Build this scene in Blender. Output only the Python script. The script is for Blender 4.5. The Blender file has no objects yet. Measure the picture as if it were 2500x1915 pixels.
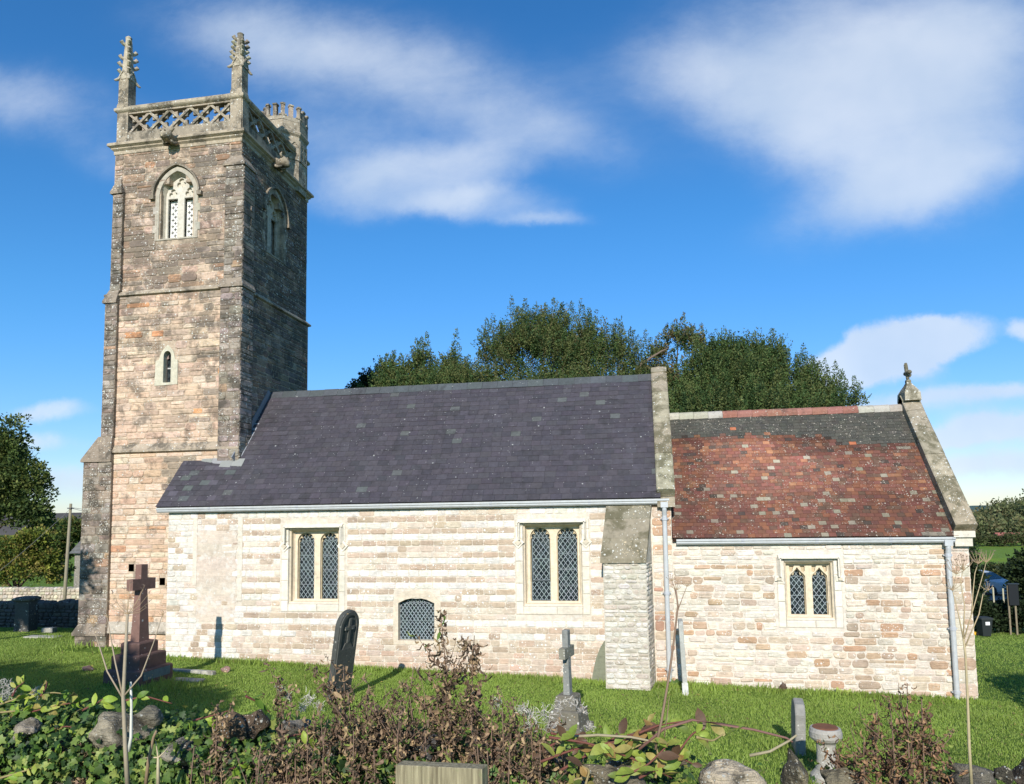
import bpy, math, random
import numpy as np
from mathutils import Vector, Matrix

# ------------------------------------------------------------------ camera, sky, sun, exposure
SC = bpy.context.scene
COL = SC.collection
RES = (2500, 1915)
FPX, PCX, PCY = 1755.0, 1260.0, 1120.0          # focal length and optical centre in pixels of the full-size picture
CAM = np.array([0.0, 0.0, 3.56])
YAW, PITCH, ROLL = [math.radians(a) for a in (9.93, 4.76, -0.83)]
def cam_matrix():
    cy, sy = math.cos(YAW), math.sin(YAW)
    f = np.array([-sy, cy, 0.0]); r = np.array([cy, sy, 0.0]); u = np.array([0, 0, 1.0])
    f2 = math.cos(PITCH)*f + math.sin(PITCH)*u; u2 = math.cos(PITCH)*u - math.sin(PITCH)*f
    r3 = math.cos(ROLL)*r + math.sin(ROLL)*u2; u3 = math.cos(ROLL)*u2 - math.sin(ROLL)*r
    return r3, u3, f2
CR, CU, CF = cam_matrix()
def ray(px, py): return CR*((px-PCX)/FPX) - CU*((py-PCY)/FPX) + CF
def at(px, py, Y):                                # point on the plane y = Y
    r = ray(px, py); return CAM + r*(Y/r[1])
cd = bpy.data.cameras.new('camera'); cam = bpy.data.objects.new('camera', cd); COL.objects.link(cam)
cam.matrix_world = Matrix(((CR[0], CU[0], -CF[0], CAM[0]), (CR[1], CU[1], -CF[1], CAM[1]), (CR[2], CU[2], -CF[2], CAM[2]), (0, 0, 0, 1)))
cd.sensor_fit = 'HORIZONTAL'; cd.sensor_width = 36.0; cd.lens = FPX/RES[0]*36.0
cd.shift_x = -(PCX-RES[0]/2)/RES[0]; cd.shift_y = (PCY-RES[1]/2)/RES[0]
cd.clip_start = 0.05; cd.clip_end = 6000
SC.camera = cam

EXPOSURE = 0.24
SUN_EL, SUN_DIR = math.radians(27.0), np.array([-0.031, 0.8905, -0.454])   # direction the light travels
sl = bpy.data.lights.new('sun', 'SUN'); sl.energy = 4.6; sl.angle = math.radians(0.53); sl.color = (1.0, 0.95, 0.87)
so = bpy.data.objects.new('sun', sl); COL.objects.link(so); so.location = (3, -30, 40)
so.rotation_euler = Vector(SUN_DIR).to_track_quat('-Z', 'Y').to_euler()
SC.view_settings.view_transform = 'Standard'; SC.view_settings.look = 'None'
SC.view_settings.gamma = 1.0; SC.view_settings.exposure = EXPOSURE; SC.view_settings.use_curve_mapping = False
SC.cycles.max_bounces = 5; SC.cycles.diffuse_bounces = 2; SC.cycles.transparent_max_bounces = 4

class NT:                                          # small helper for writing node trees
    def __init__(s, tree): s.t = tree
    def n(s, typ, **kw):
        nd = s.t.nodes.new(typ)
        for k, v in kw.items():
            if k[0] == 'i' and k[1:].isdigit(): s.put(nd.inputs[int(k[1:])], v)
            elif k.startswith('in_'): s.put(nd.inputs[k[3:]], v)
            else: setattr(nd, k, v)
        return nd
    def put(s, sock, v):
        if isinstance(v, bpy.types.NodeSocket): s.t.links.new(v, sock)
        elif isinstance(v, bpy.types.Node): s.t.links.new(v.outputs[0], sock)
        else:
            if hasattr(sock.default_value, '__len__') and not hasattr(v, '__len__'): v = (v,)*len(sock.default_value)
            if hasattr(sock.default_value, '__len__') and len(sock.default_value) == 4 and len(v) == 3: v = (*v, 1)
            sock.default_value = v
    def m(s, op, a, b=0.0, c=None, clamp=False):
        nd = s.t.nodes.new('ShaderNodeMath'); nd.operation = op; nd.use_clamp = clamp
        s.put(nd.inputs[0], a); s.put(nd.inputs[1], b)
        if c is not None: s.put(nd.inputs[2], c)
        return nd.outputs[0]
    def mix(s, f, a, b, blend='MIX'):
        nd = s.t.nodes.new('ShaderNodeMix'); nd.data_type = 'RGBA'; nd.blend_type = blend; nd.clamp_factor = True
        s.put(nd.inputs[0], f); s.put(nd.inputs[6], a); s.put(nd.inputs[7], b); return nd.outputs[2]
    def noise(s, vec, scale, detail=3, rough=0.55, dist=0.0):
        nd = s.n('ShaderNodeTexNoise', in_Scale=scale, in_Detail=detail, in_Roughness=rough, in_Distortion=dist)
        if vec is not None: s.put(nd.inputs['Vector'], vec)
        return nd.outputs['Fac']
    def ramp(s, f, a, b):                          # smooth step from a to b
        nd = s.n('ShaderNodeMapRange', interpolation_type='SMOOTHSTEP'); s.put(nd.inputs[0], f)
        nd.inputs[1].default_value = a; nd.inputs[2].default_value = b; return nd.outputs[0]

w = bpy.data.worlds.new('World'); SC.world = w; w.use_nodes = True
w.node_tree.nodes.clear(); T = NT(w.node_tree)
sky = T.n('ShaderNodeTexSky', sky_type='NISHITA'); sky.sun_disc = False
sky.sun_elevation = SUN_EL; sky.sun_rotation = math.atan2(-SUN_DIR[0], -SUN_DIR[1]); sky.altitude = 60
sky.air_density = 1.0; sky.dust_density = 0.15; sky.ozone_density = 3.0
tc = T.n('ShaderNodeTexCoord'); D = tc.outputs['Generated']
sep = T.n('ShaderNodeSeparateXYZ', i0=D)
den = T.m('MAXIMUM', sep.outputs[1], 0.08)
A = T.m('DIVIDE', sep.outputs[0], den); B = T.m('DIVIDE', sep.outputs[2], den)
ab = T.n('ShaderNodeCombineXYZ', i0=A, i1=B)
warp = T.n('ShaderNodeTexNoise', in_Scale=4.0, in_Detail=8, in_Roughness=0.66); T.put(warp.inputs['Vector'], ab)
wsep = T.n('ShaderNodeSeparateColor', i0=warp.outputs['Color'])
def cloud_sum(Aw, Bw, blobs):
    tot = None
    for px, py, sx, sy, rot, amp, p in blobs:
        r = ray(px, py); a0, b0 = r[0]/r[1], r[2]/r[1]
        sx, sy = sx/FPX, sy/FPX; ca, sa = math.cos(math.radians(rot)), math.sin(math.radians(rot))
        da = T.m('SUBTRACT', Aw, a0); db = T.m('SUBTRACT', Bw, b0)
        u = T.m('ADD', T.m('MULTIPLY', da, ca/sx), T.m('MULTIPLY', db, sa/sx))
        v = T.m('ADD', T.m('MULTIPLY', da, -sa/sy), T.m('MULTIPLY', db, ca/sy))
        q = T.m('POWER', T.m('ADD', T.m('MULTIPLY', u, u), T.m('MULTIPLY', v, v)), p)
        g = T.m('MULTIPLY', T.m('EXPONENT', T.m('MULTIPLY', q, -1.0)), amp)
        tot = g if tot is None else T.m('ADD', tot, g)
    return tot
k1 = 0.07
Aw = T.m('ADD', A, T.m('MULTIPLY', T.m('SUBTRACT', wsep.outputs[0], 0.5), k1*1.6)); Bw = T.m('ADD', B, T.m('MULTIPLY', T.m('SUBTRACT', wsep.outputs[1], 0.5), k1))
# soft sheets of cloud, where the photographed sky has them: px, py, half sizes, tilt, strength, edge
soft = cloud_sum(Aw, Bw, [
    (620, 90, 330, 120, -18, .62, 1), (1000, 170, 420, 130, -24, .62, 1), (1330, 330, 260, 70, -22, .38, 1), (700, 320, 330, 90, -10, .45, 1),
    (60, 240, 300, 100, -18, .55, 1), (260, 390, 160, 60, -20, .3, 1), (1020, 440, 280, 100, 4, .72, 2.2), (1180, 500, 200, 50, -4, .55, 1.8), (1330, 532, 110, 20, -2, .5, 1.3), (830, 420, 200, 70, 12, .35, 1),
    (2080, 190, 420, 240, -22, .72, 1.5), (2280, 120, 260, 260, 0, .45, 1), (2180, 470, 260, 90, 14, .7, 1.3), (1700, 180, 260, 110, -12, .4, 1), (2010, 360, 260, 100, -30, .4, 1),
    (2440, 60, 160, 90, 0, .3, 1)])
low = cloud_sum(Aw, Bw, [
    (2180, 850, 130, 62, 10, 1.2, 2.0), (2290, 830, 130, 50, 14, 1.0, 1.8), (2060, 905, 120, 46, 10, .9, 1.4), (2140, 920, 140, 30, 0, .8, 1.4), (2495, 800, 34, 30, 0, .8, 1.4),
    (130, 1005, 170, 42, 3, .75, 1.4), (60, 1090, 230, 34, 0, .7, 1), (150, 1180, 180, 50, 4, .9, 1), (2400, 960, 330, 26, 4, .8, 1), (2280, 1075, 260, 22, 0, .7, 1),
    (2420, 1050, 200, 30, 6, .8, 1.3), (2420, 1140, 300, 40, 2, .9, 1), (2300, 1010, 300, 40, 0, .4, 1)])
fl = T.n('ShaderNodeMapping', in_Scale=(2.0, 3.6, 1)); T.put(fl.inputs[0], ab); fl.inputs['Rotation'].default_value = (0, 0, math.radians(20))
fib = T.noise(fl, 3.0, 7, .6, .25)
fib2 = T.noise(fl, 1.4, 4, .5, .3)
fine = T.noise(fl, 11.0, 8, .68, .4)
fb = T.m('ADD', T.m('ADD', T.m('MULTIPLY', fib, .5), T.m('MULTIPLY', fib2, .3)), T.m('MULTIPLY', fine, .2))
softd = T.m('MULTIPLY', T.ramp(T.m('ADD', soft, T.m('MULTIPLY', T.m('SUBTRACT', fb, .5), T.m('MINIMUM', T.m('MULTIPLY', soft, 3.2), 1.0))), .0, 1.15), .76)
puff = T.noise(ab, 13.0, 6, .6, .3)
lowd = T.ramp(T.m('MULTIPLY', low, T.m('ADD', .35, puff)), .18, .85)
# thin cloud over the rest of the dome, away from the camera's view
gen = T.m('MULTIPLY', T.ramp(T.noise(D, 2.2, 6, .55, .3), .52, .8), T.m('LESS_THAN', sep.outputs[1], 0.1))
dens = T.m('MINIMUM', T.m('ADD', T.m('ADD', softd, T.m('MULTIPLY', lowd, .8)), gen), .93)
shade = T.ramp(T.noise(ab, 4.5, 4, .5), .3, .75)
ccol = T.mix(shade, (4.3, 5.1, 6.2), (5.7, 6.2, 6.9))
hs = T.n('ShaderNodeHueSaturation', in_Saturation=1.22, in_Value=1.0, in_Color=sky.outputs[0])
skyb = T.mix(1.0, hs.outputs[0], T.mix(T.ramp(B, .0, .45), (.73, .77, .98), (.67, 1.02, 1.18)), 'MULTIPLY')
skycol = T.mix(dens, skyb, ccol)
bgn = T.n('ShaderNodeBackground', in_Strength=0.125); T.put(bgn.inputs[0], skycol)
T.t.links.new(bgn.outputs[0], T.n('ShaderNodeOutputWorld').inputs[0])

# ------------------------------------------------------------------ mesh and object helpers
random.seed(7); RNG = np.random.default_rng(11)
ORG = {}
def jit(c, a=.12):
    k = 1+random.uniform(-a, a); return tuple(min(1, max(0, v*k*(1+random.uniform(-a*.35, a*.35)))) for v in c)
class MB:
    def __init__(s): s.v = []; s.f = []; s.c = []
    def face(s, pts, c=(1, 1, 1)):
        i = len(s.v); s.v.extend([tuple(p) for p in pts]); s.f.append(tuple(range(i, i+len(pts)))); s.c.append(c)
    def add(s, vs, fs, c=(1, 1, 1)):
        i = len(s.v); s.v.extend([tuple(p) for p in vs]); s.f.extend([tuple(a+i for a in f) for f in fs]); s.c.extend([c]*len(fs))
    def box(s, a, b, c=(1, 1, 1), T=None, taper=1.0):
        x0, y0, z0 = a; x1, y1, z1 = b
        mx, my = (x0+x1)/2, (y0+y1)/2
        vs = [(x0, y0, z0), (x1, y0, z0), (x1, y1, z0), (x0, y1, z0)] + [(mx+(x-mx)*taper, my+(y-my)*taper, z1) for x, y in ((x0, y0), (x1, y0), (x1, y1), (x0, y1))]
        if T: vs = [T(*p) for p in vs]
        s.add(vs, [(0, 3, 2, 1), (4, 5, 6, 7), (0, 1, 5, 4), (1, 2, 6, 5), (2, 3, 7, 6), (3, 0, 4, 7)], c)
    def hexa(s, lo, hi, c=(1, 1, 1)):             # two quads joined
        s.add(list(lo)+list(hi), [(3, 2, 1, 0), (4, 5, 6, 7), (0, 1, 5, 4), (1, 2, 6, 5), (2, 3, 7, 6), (3, 0, 4, 7)], c)
    def loft(s, rings, c=(1, 1, 1), cap=True):
        n = len(rings[0]); i = len(s.v)
        for r in rings: s.v.extend([tuple(p) for p in r])
        for k in range(len(rings)-1):
            for j in range(n):
                s.f.append((i+k*n+j, i+k*n+(j+1) % n, i+(k+1)*n+(j+1) % n, i+(k+1)*n+j)); s.c.append(c)
        if cap:
            s.f.append(tuple(i+j for j in reversed(range(n)))); s.c.append(c)
            s.f.append(tuple(i+(len(rings)-1)*n+j for j in range(n))); s.c.append(c)
    def tube(s, pts, rad, n=8, c=(1, 1, 1), cap=True):
        pts = [Vector(p) for p in pts]; rings = []
        if not hasattr(rad, '__len__'): rad = [rad]*len(pts)
        up = None
        for k, p in enumerate(pts):
            d = (pts[min(k+1, len(pts)-1)]-pts[max(k-1, 0)])
            d = d.normalized() if d.length > 1e-9 else Vector((0, 0, 1))
            if up is None:
                up = Vector((1, 0, 0)) if abs(d.x) < .8 else Vector((0, 1, 0))
            a = d.cross(up).normalized(); b = a.cross(d).normalized(); up = b.cross(d).cross(d) if False else up
            rings.append([p+a*math.cos(2*math.pi*j/n)*rad[k]+b*math.sin(2*math.pi*j/n)*rad[k] for j in range(n)])
        s.loft(rings, c, cap)
    def prism(s, poly, T, d0, d1, c=(1, 1, 1)):   # polygon (u,v) pushed from depth d0 to d1
        n = len(poly); lo = [T(u, v, d0) for u, v in poly]; hi = [T(u, v, d1) for u, v in poly]
        s.add(lo+hi, [tuple(range(n-1, -1, -1)), tuple(range(n, 2*n))]+[(j, (j+1) % n, n+(j+1) % n, n+j) for j in range(n)], c)
def mesh_np(name, v, f, cols=None, smooth=False):
    """v (N,3), f (M,k) index array of constant size k, cols (M,3)"""
    me = bpy.data.meshes.new(name); M, k = f.shape
    me.vertices.add(len(v)); me.vertices.foreach_set('co', np.ascontiguousarray(v, dtype=np.float32).ravel())
    me.loops.add(M*k); me.loops.foreach_set('vertex_index', f.astype(np.int32).ravel())
    me.polygons.add(M); me.polygons.foreach_set('loop_start', np.arange(0, M*k, k, dtype=np.int32))
    me.update(calc_edges=True)
    a = me.color_attributes.new('Col', 'FLOAT_COLOR', 'CORNER')
    cc = np.ones((M, k, 4), np.float32)
    if cols is not None: cc[:, :, :3] = np.asarray(cols)[:, None, :]
    a.data.foreach_set('color', cc.ravel())
    if smooth: me.polygons.foreach_set('use_smooth', np.ones(M, bool))
    return me
def link(name, me, mat, parent=None, org=None):
    o = bpy.data.objects.new(name, me); COL.objects.link(o)
    if mat is not None: me.materials.append(mat)
    if parent is not None: o.parent = parent; ORG[o.name] = ORG[parent.name]
    else: ORG[o.name] = np.array(org if org is not None else (0, 0, 0), float)
    return o
def build(mb, name, mat, parent=None, org=None, smooth=False, label=None, cat=None, group=None, kind=None):
    off = ORG[parent.name] if parent is not None else np.array(org if org is not None else (0, 0, 0), float)
    if parent is not None: org = None
    me = bpy.data.meshes.new(name)
    vv = np.array(mb.v, float)-off
    me.from_pydata(vv.tolist(), [], mb.f)
    a = me.color_attributes.new('Col', 'FLOAT_COLOR', 'CORNER')
    tot = np.array([len(f) for f in mb.f]); cc = np.repeat(np.array(mb.c, np.float32), tot, axis=0)
    a.data.foreach_set('color', np.hstack([cc, np.ones((len(cc), 1), np.float32)]).ravel())
    if smooth: me.polygons.foreach_set('use_smooth', np.ones(len(me.polygons), bool))
    o = link(name, me, mat, parent, off)
    if parent is None: o.location = off
    tag(o, label, cat, group, kind); return o
def tag(o, label=None, cat=None, group=None, kind=None):
    for k, v in (('label', label), ('category', cat), ('group', group), ('kind', kind)):
        if v: o[k] = v
    return o
def thing(name, loc, label, cat, group=None):
    o = bpy.data.objects.new(name, None); COL.objects.link(o); o.location = tuple(loc); o.empty_display_size = .2
    ORG[o.name] = np.array(loc, float); return tag(o, label, cat, group)
def plate(T, outer, holes, d0, d1, bev=0.0):
    """flat plate with holes in a (u,v) plane, filled by a 2D curve, between depths d0 < d1 -> (verts, faces)"""
    cu = bpy.data.curves.new('tmp', 'CURVE'); cu.dimensions = '2D'; cu.fill_mode = 'BOTH'; cu.extrude = (d1-d0)/2; cu.bevel_depth = bev
    for poly in [outer]+list(holes):
        sp = cu.splines.new('POLY'); sp.points.add(len(poly)-1)
        for p, (x, y) in zip(sp.points, poly): p.co = (x, y, 0, 1)
        sp.use_cyclic_u = True
    ob = bpy.data.objects.new('tmp', cu); COL.objects.link(ob)
    me = bpy.data.meshes.new_from_object(ob.evaluated_get(bpy.context.evaluated_depsgraph_get()))
    vs = [T(v.co.x, v.co.y, v.co.z+(d0+d1)/2) for v in me.vertices]; fs = [tuple(p.vertices) for p in me.polygons]
    bpy.data.objects.remove(ob); bpy.data.curves.remove(cu); bpy.data.meshes.remove(me)
    return vs, fs

# ------------------------------------------------------------------ materials
def new_mat(name):
    m = bpy.data.materials.new(name); m.use_nodes = True; m.node_tree.nodes.clear()
    t = NT(m.node_tree); out = t.n('ShaderNodeOutputMaterial'); bs = t.n('ShaderNodeBsdfPrincipled')
    t.t.links.new(bs.outputs[0], out.inputs[0]); return m, t, bs
def obj_vec(t): return t.n('ShaderNodeTexCoord').outputs['Object']
def stone_mat(name, tint=(1, 1, 1), lichen=.3, dark=.3, bump=.5, lic_col=(.62, .61, .55), dark_col=(.06, .055, .045), yellow=0.0, scale=1.0, strata=.4, rough=.95, zdark=None, white=0.0):
    m, t, bs = new_mat(name); P = obj_vec(t)
    col = t.mix(1.0, t.n('ShaderNodeAttribute', attribute_name='Col').outputs['Color'], tint, 'MULTIPLY')
    n1 = t.noise(P, 9*scale, 5, .65); n2 = t.noise(P, 1.3*scale, 4, .6)
    mp = t.n('ShaderNodeMapping', in_Scale=(3, 3, 26)); t.put(mp.inputs[0], P); n3 = t.noise(mp, 1.5*scale, 4, .6, .4)
    v = t.m('ADD', t.m('ADD', t.m('MULTIPLY', n1, .7), t.m('MULTIPLY', n2, .35)), t.m('MULTIPLY', n3, strata))
    v = t.m('ADD', v, .5-.35-.175-strata*.5+.42)
    hs = t.n('ShaderNodeVectorMath', operation='SCALE'); t.put(hs.inputs[0], col); t.put(hs.inputs['Scale'], t.m('ADD', t.m('MULTIPLY', t.m('SUBTRACT', v, .92), 1.1), 1.0)); col = hs.outputs[0]
    # dark weathering
    dn = t.noise(P, 2.1*scale, 6, .7, .3)
    if zdark:                                       # streaks washed down from ledges and the wall top
        z = t.n('ShaderNodeSeparateXYZ', i0=P).outputs[2]
        dn = t.m('ADD', dn, t.m('MULTIPLY', t.ramp(z, zdark[0], zdark[1]), zdark[2]))
    col = t.mix(t.m('MULTIPLY', t.ramp(dn, .60-.22*dark, .74-.18*dark), min(1, .35+dark*.6)), col, dark_col)
    # round lichen: two sizes of spots
    for sc, thr, pres in ((11*scale, .30, .0), (26*scale, .33, .04)):
        vo = t.n('ShaderNodeTexVoronoi', in_Scale=sc, in_Randomness=1.0); t.put(vo.inputs['Vector'], P)
        spot = t.ramp(t.m('ADD', vo.outputs['Distance'], t.m('MULTIPLY', t.noise(P, sc*4, 2), .25)), thr+.12, thr+.02)
        pr = t.n('ShaderNodeSeparateColor', i0=vo.outputs['Color']).outputs[0]
        keep = t.m('LESS_THAN', pr, t.m('MULTIPLY', t.ramp(t.noise(P, 1.7*scale, 3), .35, .7), lichen+pres))
        lc = t.mix(t.m('MULTIPLY', t.m('GREATER_THAN', pr, .9*lichen*.5), yellow), lic_col, (.55, .33, .06))
        col = t.mix(t.m('MULTIPLY', t.m('MULTIPLY', spot, keep), .85), col, lc)
    if white > 0:                                   # limewash and bloom left on the faces of the stones
        col = t.mix(t.m('MULTIPLY', t.ramp(t.noise(P, 5.5*scale, 6, .75, .3), .66-white*.25, .74-white*.2), .75), col, (.62, .585, .52))
    t.put(bs.inputs['Base Color'], col); bs.inputs['Roughness'].default_value = rough
    bs.inputs['Specular IOR Level'].default_value = .2
    b = t.n('ShaderNodeBump', in_Strength=bump, in_Distance=.02); t.put(b.inputs['Height'], t.m('ADD', t.m('ADD', n1, t.m('MULTIPLY', n3, .8)), t.m('MULTIPLY', t.noise(P, 45*scale, 3), .4)))
    t.put(bs.inputs['Normal'], b.outputs[0]); return m
def simple_mat(name, rough=.7, spec=.3, metallic=0.0, var=.25, scale=8, bump=0.0, tint=(1, 1, 1), transl=None):
    m, t, bs = new_mat(name); P = obj_vec(t)
    col = t.mix(1.0, t.n('ShaderNodeAttribute', attribute_name='Col').outputs['Color'], tint, 'MULTIPLY')
    n1 = t.noise(P, scale, 5, .65)
    hs = t.n('ShaderNodeVectorMath', operation='SCALE'); t.put(hs.inputs[0], col); t.put(hs.inputs['Scale'], t.m('ADD', 1-var*.5, t.m('MULTIPLY', n1, var)))
    t.put(bs.inputs['Base Color'], hs.outputs[0]); bs.inputs['Roughness'].default_value = rough; bs.inputs['Metallic'].default_value = metallic
    bs.inputs['Specular IOR Level'].default_value = spec
    if bump:
        b = t.n('ShaderNodeBump', in_Strength=bump, in_Distance=.01); t.put(b.inputs['Height'], n1); t.put(bs.inputs['Normal'], b.outputs[0])
    if transl:
        tr = t.n('ShaderNodeBsdfTranslucent'); t.put(tr.inputs[0], hs.outputs[0]); mx = t.n('ShaderNodeMixShader', i0=transl)
        t.t.links.new(bs.outputs[0], mx.inputs[1]); t.t.links.new(tr.outputs[0], mx.inputs[2])
        t.t.links.new(mx.outputs[0], [n for n in t.t.nodes if n.type == 'OUTPUT_MATERIAL'][0].inputs[0])
    return m
M_TOWER = stone_mat('tower_stone', (1.24, 1.12, 1.02), lichen=.45, dark=.42, bump=1.0, yellow=.2, strata=1.1, white=.16, zdark=(5.6, 12.5, .15))
M_TMORT = stone_mat('tower_mortar', (.9, .85, .8), lichen=.3, dark=.35, zdark=(5.6, 12.5, .1))
M_DARKST = stone_mat('buttress_stone', (1.05, .98, .92), lichen=.9, dark=.8, bump=1.0, yellow=.2, strata=.8, white=.14, dark_col=(.075, .065, .052))
M_TRIM = stone_mat('weathered_freestone', (.86, .79, .73), lichen=.6, dark=.62, bump=.6, yellow=.5, strata=.1)
M_NAVE = stone_mat('banded_stone', (.86, .85, .84), lichen=.45, dark=.08, dark_col=(.35, .28, .2), bump=.8, strata=.6, white=.27, lic_col=(.78, .77, .72))
M_NMORT = stone_mat('pale_mortar', (.93, .92, .90), lichen=.2, dark=.05, bump=.5, white=.6)
M_CHAN = stone_mat('rubble_stone', (.88, .85, .82), lichen=.4, dark=.14, bump=1.1, strata=.7, white=.30, dark_col=(.30, .23, .16), lic_col=(.75, .73, .68))
M_DRESS = stone_mat('dressed_stone', (.90, .90, .89), lichen=.12, dark=.05, bump=.25, strata=.12, white=.12)
M_CAP = stone_mat('mossy_capstone', (.72, .69, .64), lichen=.5, dark=.7, bump=.7, strata=0, yellow=.5, dark_col=(.10, .09, .05))
M_SLATE = stone_mat('slate', (1.03, 1.03, .98), lichen=.02, dark=.3, bump=.25, strata=0, rough=.55, scale=1.0, dark_col=(.035, .034, .034), lic_col=(.35, .35, .33))
M_TILE = stone_mat('clay_tile', (1.0, 1.14, 1.12), lichen=.42, dark=.26, bump=.5, strata=0, scale=1.3, lic_col=(.42, .37, .30), dark_col=(.06, .048, .042))
M_GRANITE = stone_mat('red_stone', lichen=.05, dark=.15, bump=.2, strata=0, dark_col=(.05, .03, .03))
M_SLAB = stone_mat('headstone_slate', lichen=.15, dark=.3, bump=.3, strata=0, yellow=.6, lic_col=(.3, .3, .26))
M_GREYST = stone_mat('grey_headstone', lichen=.5, dark=.35, bump=.6, strata=0, yellow=.6)
M_ROCK = stone_mat('field_stone', (1.1, 1.03, .90), lichen=.5, dark=.75, bump=1.2, strata=.3, yellow=.3, scale=2.6, lic_col=(.5, .5, .45), dark_col=(.045, .04, .03))
M_SHADYST = stone_mat('plain_rubble', lichen=.05, dark=.3, bump=.8, strata=.1)
M_METAL = simple_mat('grey_painted_metal', rough=.5, spec=.4, var=.5, scale=7, bump=.15, tint=(1, .985, .95))
M_LEAD = simple_mat('lead', rough=.5, spec=.5, var=.3, scale=6, bump=.2)
M_LEAF = simple_mat('leaf', rough=.5, spec=.3, var=.4, scale=30, transl=.3)
M_FOL = simple_mat('foliage', rough=.65, spec=.2, var=.5, scale=1.2, transl=.22)
M_DEAD = simple_mat('dead_leaf', rough=.85, spec=.1, var=.5, scale=40, transl=.2)
M_STEM = simple_mat('dry_stem', rough=.7, spec=.2, var=.5, scale=30)
M_BARK = simple_mat('bark', rough=.9, spec=.1, var=.6, scale=6, bump=.8)
M_PLAIN = simple_mat('plain', rough=.6, spec=.3, var=.1)
M_PAINT = simple_mat('car_paint', rough=.45, spec=.4, var=.04)
def wood():
    m, t, bs = new_mat('timber'); P = obj_vec(t)
    mp = t.n('ShaderNodeMapping', in_Scale=(60, 60, 3)); t.put(mp.inputs[0], P); n = t.noise(mp, 1.0, 6, .7, .5); n2 = t.noise(P, 14, 4)
    c = t.mix(t.ramp(n, .3, .75), (.13, .105, .06), (.36, .31, .19)); c = t.mix(t.ramp(n2, .55, .75), c, (.2, .2, .1))
    t.put(bs.inputs['Base Color'], c); bs.inputs['Roughness'].default_value = .85
    b = t.n('ShaderNodeBump', in_Strength=.7, in_Distance=.004); t.put(b.inputs['Height'], n); t.put(bs.inputs['Normal'], b.outputs[0]); return m
M_WOOD = wood()
def glassm():
    m, t, bs = new_mat('old_glass'); P = obj_vec(t)
    n = t.noise(P, 7, 3); vo = t.n('ShaderNodeTexVoronoi', in_Scale=11.0); t.put(vo.inputs['Vector'], P); pv = t.n('ShaderNodeSeparateColor', i0=vo.outputs['Color']).outputs[0]
    t.put(bs.inputs['Base Color'], t.mix(t.m('MULTIPLY', pv, pv), t.mix(t.ramp(n, .45, .8), (.010, .013, .017), (.025, .04, .036)), (.055, .07, .075)))
    bs.inputs['Roughness'].default_value = .12; bs.inputs['Specular IOR Level'].default_value = .45
    b = t.n('ShaderNodeBump', in_Strength=.6, in_Distance=.01); t.put(b.inputs['Height'], t.m('ADD', t.noise(P, 14, 2), pv)); t.put(bs.inputs['Normal'], b.outputs[0]); return m
M_GLASS = glassm()
M_DARK = simple_mat('hole_shade_dark', rough=1, spec=0, tint=(.01, .01, .01))
# ------------------------------------------------------------------ church
YT, YN, YC = 18.72, 17.64, 17.74
XE, XW, YB = -11.38, -15.58, 22.95
church = thing('church', (-6, 19, 0), 'old parish church with striped stone walls, dark slate roof and square pinnacled tower', 'church')
def TS(Y): return lambda u, v, d: (u, Y-d, v)
def TX(X): return lambda u, v, d: (X+d, u, v)
def TW(X): return lambda u, v, d: (X-d, u, v)

def stone(mb, T, u0, u1, v0, v1, rel, c, rnd=.3, jitter=.006):
    w, h = u1-u0, v1-v0
    if w < .03 or h < .03: return
    r = min(w, h)*rnd*random.uniform(.5, 1.1)
    def ring(ins, d):
        a, b, e, f = u0+ins, u1-ins, v0+ins, v1-ins; q = r
        return [T(x, y, d) for x, y in ((a+q, e), (b-q, e), (b, e+q), (b, f-q), (b-q, f), (a+q, f), (a, f-q), (a, e+q))]
    j = [(random.uniform(-1, 1)*jitter, random.uniform(-1, 1)*jitter) for _ in range(8)]
    tilt = random.uniform(-.25, .25)*rel; tl2 = random.uniform(-.2, .2)*rel
    def ring2(ins, d):
        a, b, e, f = u0+ins, u1-ins, v0+ins, v1-ins; q = r*.9
        pts = ((a+q, e), (b-q, e), (b, e+q), (b, f-q), (b-q, f), (a+q, f), (a, f-q), (a, e+q))
        return [T(x+jx, y+jy, d+tilt*(1 if x > (a+b)/2 else -1)+tl2*(1 if y > (e+f)/2 else -1)) for (x, y), (jx, jy) in zip(pts, j)]
    e1 = min(.012, h*.12)
    mb.loft([ring(0, -.02), ring2(e1*.4, rel*.55), ring2(e1*1.7, rel)], c, cap=False)
    mb.face(ring2(e1*1.7, rel), c)

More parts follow.
